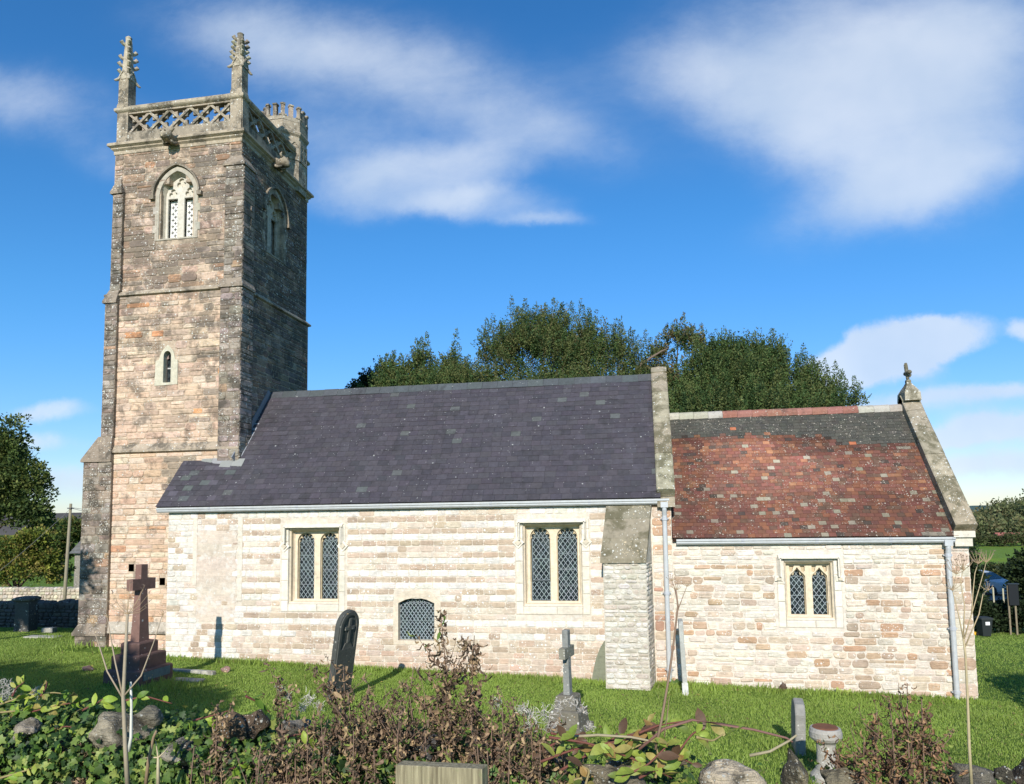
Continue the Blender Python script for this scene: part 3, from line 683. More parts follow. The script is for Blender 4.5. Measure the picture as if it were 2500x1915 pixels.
# --- belfry windows: two lights with pierced stone panels under a pointed head
def belfry(T, c, z0, hw=.6, seed=1, white=(.8, .785, .73)):
    random.seed(seed); f = MB(); sp, ap_ = 13.32, 14.12
    def pointed(hw_, ap2, n=14):
        R_ = ((ap2-sp)**2+hw_**2)/(2*hw_); out = []
        th = math.asin(min(1, (ap2-sp)/R_))
        for i in range(n+1): a = th*i/n; out.append((c+hw_-R_+R_*math.cos(a), sp+R_*math.sin(a)))
        for i in range(n-1, -1, -1): a = th*i/n; out.append((c-hw_+R_-R_*math.cos(a), sp+R_*math.sin(a)))
        return out
    ow = hw+.10
    f.add(*plate(T, [(c-ow, z0), (c+ow, z0)]+pointed(ow, ap_+.10), [[(c-hw+.02, z0+.04), (c+hw-.02, z0+.04)]+pointed(hw-.02, ap_-.03)], -.1, .02, .004), c=(.46, .41, .33))
    zz = z0                                          # alternating jamb stones
    k = 0
    while zz < sp-.05:
        h = random.uniform(.2, .34); h = min(h, sp-zz); e = .09*(k % 2)
        for s in (-1, 1): stone(f, T, *sorted((c+s*(hw+.02), c+s*(ow+e))), zz+.005, zz+h-.005, .03, jit((.46, .41, .33), .1), .05, .001)
        zz += h; k += 1
    ins = .10
    prev = [(c-hw+.02, z0+.04), (c+hw-.02, z0+.04)]+pointed(hw-.02, ap_-.03)
    nxt = [(c-hw+.11, z0+.1), (c+hw-.11, z0+.1)]+pointed(hw-.11, ap_-.13)
    for i in range(len(prev)):
        j = (i+1) % len(prev); f.face([T(*prev[i], -.02), T(*prev[j], -.02), T(*nxt[j], -.2), T(*nxt[i], -.2)], (.50, .45, .36))
    lt = [(c-.44, c-.10), (c+.10, c+.44)]
    holes = [[(a, z0+.1), (b, z0+.1), (b, sp+.02), (a, sp+.02)] for a, b in lt]
    def tref(cx, cz, r):
        return [(cx+r*math.cos(t)*(.55+.45*abs(math.cos(1.5*(t-math.pi/2)))**.6), cz+r*math.sin(t)*(.55+.45*abs(math.cos(1.5*(t-math.pi/2)))**.6)) for t in np.linspace(0, 2*math.pi, 36, endpoint=False)]
    holes += [tref(c-.27, sp+.17, .155), tref(c+.27, sp+.17, .155), tref(c, sp+.47, .17)]
    f.add(*plate(T, [(c-hw+.09, z0+.08), (c+hw-.09, z0+.08)]+pointed(hw-.09, ap_-.11), holes, -.245, -.2, .012), c=(.62, .57, .48))
    f.add(*plate(T, [(c-hw+.09, sp+.01), (c+hw-.09, sp+.01)]+pointed(hw-.12, ap_-.14), [], -.285, -.25), c=(.62, .56, .46))
    wd = build(f, 'belfry_window', M_DRESS if seed == 1 else M_TRIM, tower)
    for a, b in lt:
        hs = []; r = 0; z = z0+.16
        while z < sp-.04:
            for x in ((a+.085, a+.255) if r % 2 == 0 else (a+.17,)):
                s, t = .052, .014
                hs.append([(x-s, z-t), (x-t, z-t), (x-t, z-s), (x+t, z-s), (x+t, z-t), (x+s, z-t), (x+s, z+t), (x+t, z+t), (x+t, z+s), (x-t, z+s), (x-t, z+t), (x-s, z+t)])
            z += .098; r += 1
        pl = MB(); pl.add(*plate(T, [(a-.01, z0+.1), (b+.01, z0+.1), (b+.01, sp+.01), (a-.01, sp+.01)], hs, -.37, -.33), c=white); build(pl, 'pierced_panel', M_DRESS, wd)
    h = MB(); pts = pointed(hw+.14, ap_+.13, 10)
    def off(pts, e):
        cc = (c, sp-.2); return [(cc[0]+(x-cc[0])*(1+e), cc[1]+(y-cc[1])*(1+e)) for x, y in pts]
    A_, B_ = off(pts, 0), off(pts, .06)
    for i in range(len(A_)-1): h.prism([A_[i], A_[i+1], B_[i+1], B_[i]], T, .0, .10, (.30, .27, .22))
    for s in (-1, 1): h.prism([(c+s*(hw+.11), sp-.07), (c+s*(hw+.26), sp-.07), (c+s*(hw+.26), sp+.05), (c+s*(hw+.11), sp+.05)][::s], T, 0, .12, (.28, .25, .2))
    build(h, 'hood_mould', M_TRIM, wd)
belfry(TS(YT), -13.45, 11.98, seed=1); belfry(TX(XE), 20.72, 11.98, seed=2, white=(.35, .33, .29))  # east panel colour dimmed to paint that face's shade

# --- narrow lancet in the middle stage
T = TS(YT-.05); f = MB(); c0 = -13.585
def lan(hw, zb, sp, ap_): return [(c0-hw, zb), (c0+hw, zb)]+[(c0+hw*math.cos(math.pi*i/12)**1 if i <= 6 else c0+hw*math.cos(math.pi*i/12), sp+(ap_-sp)*math.sin(math.pi*i/12)**.8) for i in range(13)]
f.add(*plate(T, [(-13.98, 7.58), (-13.24, 7.6), (-13.25, 8.32), (-13.33, 8.34), (-13.40, 8.6), (-13.58, 8.78), (-13.76, 8.6), (-13.86, 8.34), (-13.96, 8.32)], [lan(.125, 7.66, 8.42, 8.60)], -.2, .022, .003), c=(.60, .55, .42))
f.add(*plate(T, lan(.17, 7.62, 8.42, 8.66), [[(c0-.12, 7.68), (c0+.12, 7.68), (c0+.12, 8.38), (c0+.06, 8.40), (c0+.07, 8.48), (c0, 8.58), (c0-.07, 8.48), (c0-.06, 8.40), (c0-.12, 8.38)]], -.17, -.13), c=(.34, .25, .22))
lw = build(f, 'lancet_window', M_DRESS, tower)
g = MB(); g.face([T(c0-.15, 7.6, -.19), T(c0+.15, 7.6, -.19), T(c0+.15, 8.66, -.19), T(c0-.15, 8.66, -.19)], (1, 1, 1)); build(g, 'glass', M_GLASS, lw)
g = MB(); g.box((c0-.12, 8.1, -.188), (c0+.12, 8.135, -.17), (.5, .5, .5), T=T); g.box((c0-.005, 7.66, -.188), (c0+.005, 8.1, -.178), (.4, .4, .4), T=T); build(g, 'glazing_bar', M_METAL, lw)
# ------------------------------------------------------------------ nave and chancel
random.seed(21)
NX0, NX1, CX1 = -12.68, .66, 7.16
W1o, W2o, W3o = (-9.17, -7.77), (-2.95, -1.50), (3.20, 4.28)
NH = [(-9.17, -7.77, 1.42, 3.37), (-2.95, -1.50, 1.40, 3.42), (-6.17, -5.22, .54, 1.58)]
CH = [(3.20, 4.28, 1.12, 2.48)]
nv = MB(); core(nv, TS(YN), NX0, NX1, -.9, 3.95, NH, .7)
nv.box((NX0, YN+.7, -.5), (NX0+.5, YT-.1, 3.95)); nv.box((NX0+.6, 23.1, -.9), (NX1, 23.7, 3.9)); nv.box((NX0+.6, YN+.7, -.5), (NX1, 23.1, -.1))
# east gable wall of the nave, seen above the chancel roof
nv.hexa([(.36, YN+.05, 3.8), (.70, YN+.05, 3.8), (.70, 23.5, 3.8), (.36, 23.5, 3.8)], [(.36, 20.45, 7.42), (.70, 20.45, 7.42), (.70, 20.75, 7.42), (.36, 20.75, 7.42)])
nv.box((.2, YN+.7, -.9), (.66, 23.1, 3.9))
nv.c = [(.66, .58, .48)]*len(nv.c)
nave = build(nv, 'nave', M_NMORT, church)
def n_blank(u, v): return -11.86 < u < -10.62 and .95 < v < 3.35 and not (abs(v-2.3) < .9 and abs(u+11.2) < .35 and random.random() < .25)
def n_course(v, k): return (.162 if k % 2 else .145)*random.uniform(.95, 1.06) if v > .95 else random.uniform(.13, .17)
WHITE = [(.77, .73, .66), (.80, .76, .69), (.72, .68, .61), (.74, .70, .62)]
TAN = [(.54, .42, .31), (.59, .47, .36), (.50, .39, .29), (.56, .45, .34)]
PINK = [(.68, .57, .46), (.66, .54, .43), (.70, .61, .50)]
_runs = {}
def n_col(u, v, k):
    if u < -10.6:
        c = random.choice(WHITE if random.random() < (.85 if u < -11.8 else .6) else PINK+TAN)
        if u > -11.9 and random.random() < .3: c = random.choice(TAN)
        return jit(c, .07)
    key = (k, int((u+13)/1.7)); r = _runs.setdefault(key, random.random())
    brown = (k % 2 == 0)
    if v < .95: brown = (k % 3 != 1); 
    if brown: c = random.choice(TAN) if r < .72 else random.choice(PINK)
    else: c = random.choice(WHITE) if r < .78 else random.choice(PINK)
    if v < .95 and random.random() < .35: c = random.choice(PINK)
    if v < .35 and u > -8: c = random.choice([(.60, .44, .33), (.62, .50, .40)])
    if random.random() < .05: c = random.choice(TAN+PINK)
    return jit(c, .07)
nm = MB()
mh = [(-9.40, -7.55, 1.18, 3.60), (-3.15, -1.30, 1.16, 3.62), (-6.28, -5.08, .48, 1.78)]
masonry(nm, TS(YN), -.45, 3.93, lambda v: (NX0, -.8 if True else 0), (.14, .16), (.17, .46), n_col, mh, gap=.008, rel=(.006, .018), rnd=.22, jitter=.004, courses=n_course, blank=n_blank)
def quoin_col(u, v, k): return jit(random.choice([(.55, .36, .24), (.70, .62, .52), (.48, .30, .21), (.62, .5, .38), (.7, .64, .55)]), .1)
masonry(nm, TS(YN), -.6, 3.9, lambda v: (.2, NX1), (.16, .26), (.2, .46), quoin_col, gap=.01)
build(nm, 'nave_stonework', M_NAVE, nave)
pt = MB(); T = TS(YN)
for k in range(14):                                # patch of old plaster where an opening was blocked
    z0 = .98+k*.17; pt.add(*plate(T, [(-11.84+random.uniform(-.05, .05), z0-.02), (-10.64+random.uniform(-.06, .06), z0-.02), (-10.64+random.uniform(-.06, .06), z0+.16), (-11.84+random.uniform(-.05, .05), z0+.16)], [], -.01, .009+.0004*k), c=jit((.60, .51, .42), .04))
pt.box((-11.92, 1.9, 0), (-11.80, 3.7, .022), (.68, .60, .5), T=T); pt.box((-10.62, 1.5, 0), (-10.48, 3.7, .02), (.66, .6, .5), T=T)
build(pt, 'plaster_patch', M_NMORT, nave)
square_window(TS(YN), W1o, 1.43, 3.37, [(-9.03, -8.55), (-8.39, -7.89)], 3.04, 3.27, .22, (.2, .17, .2, .10), 'cusp', (3.40, .06, .42, 'diamond'), 31)
square_window(TS(YN), W2o, 1.41, 3.42, [(-2.81, -2.29), (-2.14, -1.61)], 3.07, 3.33, .22, (.19, .19, .2, .10), 'cusp', (3.45, .06, .42, 'diamond'), 32, casement=2.02)
# low window with a flat pointed head
lwp = [(-6.17, .54), (-5.22, .54), (-5.22, 1.47), (-5.42, 1.56), (-5.70, 1.615), (-5.98, 1.56), (-6.17, 1.47)]
f = MB(); T = TS(YN)
f.add(*plate(T, [(-6.30, .44), (-5.06, .44), (-5.06, 1.50), (-5.3, 1.74), (-5.7, 1.80), (-6.1, 1.74), (-6.30, 1.5)], [lwp], -.1, .012, .003), c=(.68, .58, .45))
f.add(*plate(T, [(x*1.0, z) for x, z in lwp], [[(-5.695+(x+5.695)*.985, 1.0+(z-1.0)*.985) for x, z in lwp]], -.16, -.1), c=(.5, .42, .33))
lo = build(f, 'window', M_DRESS, church)
g = MB(); g.face([T(x, z, -.15) for x, z in lwp]); build(g, 'glass', M_GLASS, lo)
l = MB(); lattice(l, T, -6.17, -5.22, .55, 1.47, -.14, .098, .135, .006); lattice(l, T, -5.98, -5.42, 1.47, 1.565, -.14, .098, .135, .005, False); build(l, 'lead_lattice', M_LEAD, lo)

# nave buttress with stone weathering
random.seed(41)
b = MB(); s = MB(); yb = YN-.72
b.hexa([(-.95, yb, -.6), (.05, yb, -.6), (.19, YN, -.6), (-.87, YN, -.6)], [(-.95, yb, 2.56), (.03, yb, 2.56), (.17, YN, 3.75), (-.87, YN, 3.75)], (.5, .46, .38))
def TB(u, v, d): return (u, yb-d, v)
def bcol(u, v, k): return jit(random.choice([(.68, .66, .59), (.72, .7, .64), (.62, .59, .52), (.55, .51, .43), (.6, .54, .45)]), .08)
masonry(s, TB, -.35, 2.54, lambda v: (-.95, .04), (.07, .14), (.14, .34), bcol, gap=.02, rel=(.01, .03), rnd=.4)
def TBe(u, v, d): t = u; return (.04+(.13)*t+d, yb+.72*t, v)
masonry(s, lambda u, v, d: TBe(u/.72, v, d), -.35, 2.5, lambda v: (.0, .7), (.07, .14), (.14, .34), bcol, gap=.02, rel=(.01, .025), rnd=.4)
bo = build(b, 'nave_buttress', M_NMORT, church); build(s, 'buttress_stonework', M_CHAN, bo)
c = MB()                                           # three sloping cap slabs
for i in range(3):
    t0, t1 = i/3, (i+1)/3
    def P(t, side, dz): 
        x = (-1.01+.15*t, .04+.17*t)[side]; return (x, yb-.06+(.72+.06)*t, 2.52+1.36*t+dz)
    e = .035*(2-i)*0+.012*i
    c.hexa([P(t0, 0, -.02), P(t0, 1, -.02), P(t1, 1, -.1), P(t1, 0, -.1)], [P(t0, 0, .09+e), P(t0, 1, .09+e), P(t1, 1, .075+e), P(t1, 0, .075+e)], jit((.34, .31, .24), .10))
build(c, 'sloping_capstone', M_CAP, bo)

# chancel
random.seed(51)
cv = MB(); core(cv, TS(YC), NX1, CX1, -1.0, 3.0, CH, .6)
cv.box((CX1-.6, YC+.6, -1.1), (CX1, 22.6, 3.0)); cv.box((NX1, 22.6, -1.1), (CX1, 23.2, 3.0))
cv.hexa([(6.86, YC, 3.0), (CX1-.004, YC, 3.0), (CX1-.004, 23.2, 3.0), (6.86, 23.2, 3.0)], [(6.86, 20.3, 6.3), (CX1-.004, 20.3, 6.3), (CX1-.004, 20.65, 6.3), (6.86, 20.65, 6.3)])
cv.c = [(.68, .60, .51)]*len(cv.c)
chan = build(cv, 'chancel', M_NMORT, church)
def c_col(u, v, k):
    r = random.random(); e = .46+.22*math.sin(u*1.3+1.2)*math.sin(v*1.9+.6)+(.14 if 3.8 < u and v < 2.2 else 0)-(.25 if v > 2.4 else 0)
    if r > e: c = random.choice([(.74, .68, .58), (.78, .74, .66), (.72, .65, .55), (.76, .70, .61), (.70, .64, .55)])
    elif r > e*.42: c = random.choice([(.64, .53, .42), (.60, .50, .39), (.60, .53, .45)])
    else: c = random.choice([(.55, .36, .24), (.52, .38, .26), (.50, .38, .29), (.46, .37, .29), (.57, .42, .30)])
    return jit(c, .07)
cm = MB()
masonry(cm, TS(YC), -.75, 2.98, lambda v: (NX1+.01, 6.72), (.09, .2), (.14, .50), c_col, [(2.98, 4.5, .92, 2.66)], gap=.018, rel=(.006, .026), rnd=.27, jitter=.013)
masonry(cm, TS(YC), -.8, 2.85, lambda v: (6.74, CX1), (.22, .34), (.18, .42), lambda u, v, k: jit(random.choice([(.66, .6, .5), (.6, .5, .4), (.52, .38, .28)]), .08), gap=.012)
masonry(cm, TX(CX1), -.8, 3.0, lambda v: (YC, 22.5), (.12, .22), (.2, .5), c_col, gap=.02)
build(cm, 'chancel_stonework', M_CHAN, chan)
square_window(TS(YC), W3o, 1.12, 2.47, [(3.34, 3.70), (3.84, 4.19)], 2.10, 2.33, .2, (.17, .17, .17, .09), 'ogee', (2.54, .08, .42, 'square'), 52)

# --- roofs: every slate and tile is laid in its course
class Slope:
    def __init__(s, y0, z0, y1, z1):
        s.p0 = np.array([y0, z0]); d = np.array([y1-y0, z1-z0]); s.L = float(np.hypot(*d)); s.d = d/s.L; s.n = np.array([-s.d[1], s.d[0]])
        if s.n[1] < 0: s.n = -s.n
    def T(s, u, q, h): p = s.p0+s.d*q+s.n*h; return (u, float(p[0]), float(p[1]))
def lay(mb, S, rows, ulim, wr, th, colf, jz=.006, sag=lambda u, q: 0, stagger=True):
    e = S.L/rows
    for i in range(rows):
        a, b = ulim((i+.3)*e); q0 = i*e; u = a+(0 if i % 2 else -.5*wr[0])
        while u < b-.01:
            w_ = random.uniform(*wr); u1 = min(u+w_, b); ua = max(u, a)
            if b-u1 < .04: u1 = b
            if u1-ua > .01:
                j = random.uniform(-jz, jz)*(3 if random.random() < .03 else 1); g = .0022; lift = random.uniform(0, .003)*(3 if random.random() < .05 else 1)
                c = colf((ua+u1)/2, q0/S.L, i); hh = [sag(ua, q0), sag(u1, q0)]
                lo = [S.T(ua+g, q0+j, th*.9+lift+hh[0]), S.T(u1-g, q0+j, th*.9+lift+hh[1]), S.T(u1-g, q0+e*1.08, .002+hh[1]), S.T(ua+g, q0+e*1.08, .002+hh[0])]
                hi = [S.T(ua+g, q0+j, th*1.9+lift+hh[0]), S.T(u1-g, q0+j, th*1.9+lift+hh[1]), S.T(u1-g, q0+e*1.08, th+hh[1]), S.T(ua+g, q0+e*1.08, th+hh[0])]
                mb.hexa(lo, hi, c)
            u += w_
random.seed(61)
NS = Slope(17.42, 3.99, 20.5, 7.50); NSn = Slope(23.6, 3.99, 20.5, 7.50)
NXL, NXR = -12.92, .42
rf = MB()
qt = (YT-.12-17.42)/NS.d[0]                        # where the slope meets the tower's face
def slab(S, u0, u1, q0, q1, t=.12): rf.hexa([S.T(u0, q0, -t), S.T(u1, q0, -t), S.T(u1, q1, -t), S.T(u0, q1, -t)], [S.T(u0, q0, 0), S.T(u1, q0, 0), S.T(u1, q1, 0), S.T(u0, q1, 0)], (.05, .045, .05))
slab(NS, NXL+.02, NXR, .01, qt); slab(NS, XE+.02, NXR, qt, NS.L)
rf.hexa([NSn.T(XE, 0, -.12), NSn.T(NXR, 0, -.12), NSn.T(NXR, NSn.L, -.12), NSn.T(XE, NSn.L, -.12)], [NSn.T(XE, 0, 0), NSn.T(NXR, 0, 0), NSn.T(NXR, NSn.L, 0), NSn.T(XE, NSn.L, 0)], (.06, .05, .06))
nroof = build(rf, 'nave_roof', M_SLATE, church)
def slate_col(u, t, i):
    c = random.choice([(.066, .059, .071), (.061, .055, .067), (.071, .064, .077), (.056, .052, .062), (.066, .060, .070)])
    if random.random() < .012: c = (.095, .10, .10)
    if u < -11.2 and t < .3 and random.random() < .22: c = random.choice([(.095, .105, .105), (.09, .08, .10)])
    return jit(c, .06)
sl_ = MB(); lay(sl_, NS, 24, lambda q: (NXL, NXR) if q < qt-.1 else (XE+.06, NXR), (.24, .30), .008, slate_col, .004, lambda u, q: .016+.012*math.sin(u*1.3)*math.sin(q*1.1))
build(sl_, 'slate_courses', M_SLATE, nroof)
rd = MB()
n = 26
for i in range(n):
    a, b_ = XE+.05+(NXR-XE-.05)*i/n, XE+.05+(NXR-XE-.05)*(i+1)/n
    dz = random.uniform(0, .008)
    rd.loft([[(x, 20.5-.17, 7.50-.14+dz), (x, 20.5-.02, 7.585+dz), (x, 20.5+.02, 7.585+dz), (x, 20.67, 7.36+dz), (x, 20.5, 7.45)] for x in (a+.003, b_-.003)], jit((.075, .083, .090), .12))
build(rd, 'ridge_tiles', M_SLATE, nroof)
fl_ = MB()                                          # lead dressed against the tower
fl_.hexa([NS.T(XE+.05, qt+.1, .02), NS.T(XE+.22, qt+.1, .02), NS.T(XE+.22, NS.L, .02), NS.T(XE+.05, NS.L, .02)], [NS.T(XE+.05, qt+.1, .03), NS.T(XE+.22, qt+.1, .03), NS.T(XE+.22, NS.L, .03), NS.T(XE+.05, NS.L, .03)], (.30, .31, .33))
fl_.hexa([NS.T(XE+.055, qt-.1, .02), NS.T(XE+.085, qt-.1, .02), NS.T(XE+.085, NS.L, .02), NS.T(XE+.055, NS.L, .02)], [NS.T(XE+.055, qt-.1, .20), NS.T(XE+.085, qt-.1, .20), NS.T(XE+.085, NS.L, .20), NS.T(XE+.055, NS.L, .20)], (.24, .25, .27))
rng2 = random.Random(4)
for a, b_ in ((-12.35, -12.02), (-12.02, -11.70), (-11.70, -11.35), (-11.35, -11.0)):
    d = qt+.02 if a < -11.9 else qt-.10
    e0 = rng2.uniform(.16, .26)
    fl_.hexa([NS.T(a, d-e0, .018), NS.T(b_-.004, d-e0-.03, .018), NS.T(b_-.004, d+.10, .018), NS.T(a, d+.10, .018)], [NS.T(a, d-e0, .026), NS.T(b_-.004, d-e0-.03, .026), NS.T(b_-.004, d+.10, .034), NS.T(a, d+.10, .034)], jit((.27, .265, .25), .1))
build(fl_, 'lead_flashing', M_LEAD, nroof)

CS = Slope(17.56, 3.02, 20.45, 6.34); CSn = Slope(23.4, 3.02, 20.45, 6.34); CXL, CXR = .675, 6.90
rf = MB(); slab(CS, CXL, CXR, .01, CS.L); slab(CSn, CXL, CXR, 0, CSn.L); rf.c = [(.1, .05, .04)]*len(rf.c)
croof = build(rf, 'chancel_roof', M_TILE, church)
def tile_col(u, t, i):
    edge = (.785 if u < 3.6 else (.755 if u < 4.9 else .665))+.01*math.sin(u*9)
    if t > edge+random.gauss(0, .012): return jit(random.choice([(.074, .062, .052), (.066, .056, .048), (.082, .068, .056)]), .08) if random.random() > .01 else (.4, .12, .06)
    r = random.random()
    br = .72+.38*max(0, math.sin(u*.85-1.2))*(.5+t)
    if t < .30 or u < 1.6: br *= .8
    if 3.4 < u < 4.8 and t > .6: br *= .62
    if t > edge-.06: br *= .72
    c = random.choice([(.26, .10, .066), (.23, .09, .064), (.29, .11, .066), (.20, .08, .062), (.25, .09, .068), (.19, .095, .068)])
    if r < .04: c = (.11, .07, .058)
    elif r < .09 and t > .3: c = (.36, .15, .085)
    elif r < .12: c = (.36, .27, .20)
    return jit(tuple(x*br for x in c), .11)
random.seed(62)
tl = MB(); lay(tl, CS, 38, lambda q: (CXL, CXR), (.155, .175), .007, tile_col, .004, lambda u, q: .022+.018*math.sin(u*1.7+.5)*math.sin(q*1.3+.4))
build(tl, 'tile_courses', M_TILE, croof)
rd = MB(); n = 16
for i in range(n):
    a, b_ = CXL+(CXR-CXL)*i/n, CXL+(CXR-CXL)*(i+1)/n
    cc = jit((.31, .125, .095), .15)
    if i in (0, 1, 2, 3, 13, 14, 15): cc = jit((.40, .33, .28), .15)
    rd.loft([[(x, 20.45+.165*math.cos(t), 6.27+.17*math.sin(t)+(.01 if x > a+.1 else 0)) for t in np.linspace(math.pi*1.08, -.08*math.pi, 8)] for x in (a+.003, b_-.003)], cc)
build(rd, 'ridge_tiles', M_TILE, croof)

# --- gable copings, kneelers, gable cross
def coping(x0, x1, ybot, zbot, ytop, ztop, joints, name):
    m = MB(); S = Slope(ybot, zbot, ytop, ztop); S2 = Slope(2*ytop-ybot, zbot, ytop, ztop)
    for SS in (S, S2):
        q = 0; js = [j*SS.L for j in joints]+[SS.L]
        for k, q1 in enumerate(js):
            e = random.uniform(-.006, .006)
            def sec(qq): return [SS.T(x0+.0, qq, -.26), SS.T(x1, qq, -.26), SS.T(x1, qq, -.02+e), SS.T(x1-.03, qq, e), SS.T((x0+x1)/2, qq, .02+e), SS.T(x0+.03, qq, e), SS.T(x0, qq, -.02+e)]
            m.loft([sec(q+.003), sec(q1-.003)], jit((.47, .42, .32), .1)); q = q1
    return m, name
random.seed(71)
m, nme = coping(.33, .76, 17.40, 4.20, 20.5, 7.78, (.26, .5, .77), 'gable_coping')
gc = build(m, 'gable_coping', M_CAP, church)
k = MB(); k.box((.34, 17.46, 3.78), (.75, 17.9, 4.02), (.5, .44, .35)); build(k, 'kneeler', M_CAP, gc)
m, nme = coping(6.82, 7.27, 17.44, 3.28, 20.45, 6.68, (.16, .33, .5, .68, .86), 'gable_coping')
gc2 = build(m, 'gable_coping', M_CAP, church)
k = MB(); k.box((6.84, 17.60, 2.80), (7.20, 18.0, 3.0), (.66, .6, .5)); k.box((6.80, 17.54, 3.0), (7.24, 18.0, 3.14), (.68, .62, .52)); build(k, 'kneeler', M_DRESS, gc2)
x, y = 7.04, 20.42
fx = MB()
def sq(r, z, ry=None): ry = ry or r; return [(x-r, y-ry, z), (x+r, y-ry, z), (x+r, y+ry, z), (x-r, y+ry, z)]
fx.loft([sq(.20, 6.5, .3), sq(.19, 6.72, .28), sq(.13, 6.84, .2), sq(.08, 6.93, .12), sq(.055, 7.0), sq(.06, 7.04), sq(.05, 7.08)], (.56, .52, .43))
fo = build(fx, 'gable_cross', M_CAP, church)
cx = MB(); cc = (.30, .28, .23)
cx.tube([(x, y, 7.05), (x-.01, y, 7.18), (x-.02, y, 7.3), (x-.035, y, 7.48), (x-.03, y, 7.54)], [.04, .045, .05, .05, .03], 8, cc)
cx.tube([(x+.0, y-.21, 7.27), (x, y-.15, 7.27), (x-.01, y, 7.27), (x, y+.15, 7.27), (x, y+.21, 7.27)], [.03, .06, .05, .06, .03], 8, cc)
cx.tube([(x+.02, y-.1, 7.15), (x+.07, y, 7.22), (x+.02, y+.1, 7.15)], [.02, .03, .02], 6, cc)
build(cx, 'cross_head', M_CAP, fo, smooth=True)

# --- gutters and downpipes
GREY = (.46, .48, .50)
def gutter(x0, x1, y, z, joints, name='gutter'):
    g = MB(); pr = [(0, -.02), (-.055, -.02), (-.09, .015), (-.09, .045), (-.115, .065), (-.115, .11), (-.105, .11), (-.10, .075), (-.075, .05), (-.06, .012), (0, .012)]
    g.loft([[(xx, y+a, z+b) for a, b in pr] for xx in (x0, x1)], GREY)
    g.box((x0, y-.0, z-.01), (x1, y+.03, z+.11), (.2, .2, .22))
    o = build(g, name, M_METAL, church)
    for t in joints:
        xx = x0+(x1-x0)*t; j = MB()
        j.loft([[(xx+e, y+a*1.06, z-.003+b*1.03) for a, b in pr] for e in (-.035, .035)], (.42, .44, .48))
        build(j, 'gutter_joint', M_METAL, o)
    return o
gutter(-12.93, .62, 17.56, 3.87, (.115, .3, .49, .68, .86)); gutter(.76, 6.84, 17.68, 2.90, (.25, .52, .78, .995))
def pipe(x, y, ztop, zg, bottom_y, joints):
    p = MB(); r = .056
    pts = [(x, ztop[1], ztop[0]), (x, ztop[1]+.0, ztop[0]-.08), (x, y, ztop[0]-.22), (x, y, zg)]
    p.tube(pts, r, 12, GREY, cap=True)
    o = build(p, 'downpipe', M_METAL, church, smooth=False)
    for z in joints:
        c = MB(); c.tube([(x, y, z-.04), (x, y, z-.035), (x, y, z+.035), (x, y, z+.04)], [r, r+.014, r+.014, r], 12, (.44, .46, .5)); c.box((x-.1, y+.01, z-.012), (x+.1, y+.06, z+.012), (.4, .42, .45))
        build(c, 'pipe_collar', M_METAL, o)
    h = MB(); h.box((x-.085, ztop[1]-.06, ztop[0]-.03), (x+.085, ztop[1]+.05, ztop[0]+.10), GREY); build(h, 'outlet', M_METAL, o)
pipe(.50, YN-.09, (3.80, 17.50), -.28, 0, (3.5, 1.75, -.02)); pipe(6.70, YC-.09, (2.84, 17.62), -.60, 0, (2.6, .98, -.4))
# ------------------------------------------------------------------ ground
def gz(x, y):
    x = np.asarray(x, float); y = np.asarray(y, float)
    z = -.029*(np.clip(x, -17, 14)+12.7) - .012*np.clip(x-14, 0, 40)
    z = z + .055*np.clip(16.8-y, 0, 12.0)
    z = z - .030*np.clip(y-20, 0, 45) - .035*np.clip(y-65, 0, 90)*(x > -60)
    z = z + .035*np.sin(x*.9+y*.35)*np.sin(y*.8-x*.2)*np.clip((30-y)/10, 0, 1)*np.clip(np.abs(y-17.2)/1.5, 0.15, 1)
    return z
def gpt(px, py, lo=6, hi=120):                     # where the line of sight meets the turf
    for Y in np.arange(lo, hi, .05):
        p = at(px, py, Y)
        if p[2] <= gz(p[0], p[1]): return p
    return p
def grid(x0, x1, y0, y1, nx, ny, f, c):
    X, Y = np.meshgrid(np.linspace(x0, x1, nx), np.linspace(y0, y1, ny)); Z = f(X, Y)
    v = np.stack([X, Y, Z], -1).reshape(-1, 3); i = np.arange(nx*ny).reshape(ny, nx)
    q = np.stack([i[:-1, :-1], i[:-1, 1:], i[1:, 1:], i[1:, :-1]], -1).reshape(-1, 4)
    return v, q, np.tile(np.array(c), (len(q), 1))
def grass_mat():
    m, t, bs = new_mat('turf'); P = obj_vec(t)
    a = t.noise(P, .9, 5, .6); b = t.noise(P, 9, 5, .7); c = t.noise(P, 60, 3, .7)
    col = t.mix(t.ramp(a, .35, .7), (.12, .20, .035), (.17, .26, .045)); col = t.mix(t.ramp(b, .3, .75), t.mix(.5, col, (.07, .13, .02)), col)
    col = t.mix(t.m('MULTIPLY', t.ramp(c, .3, .8), .5), col, (.05, .10, .015))
    col = t.mix(1.0, col, t.n('ShaderNodeAttribute', attribute_name='Col').outputs['Color'], 'MULTIPLY')
    t.put(bs.inputs['Base Color'], col); bs.inputs['Roughness'].default_value = .9; bs.inputs['Specular IOR Level'].default_value = .1
    bb = t.n('ShaderNodeBump', in_Strength=.8, in_Distance=.05); t.put(bb.inputs['Height'], t.m('ADD', b, c)); t.put(bs.inputs['Normal'], bb.outputs[0]); return m
M_TURF = grass_mat()
v1, q1, c1 = grid(-30, 24, 4.6, 34, 200, 120, lambda X, Y: gz(X, Y), (1, 1, 1))
me = mesh_np('ground', v1, q1, c1, True); o = link('ground', me, M_TURF); tag(o, kind='structure')
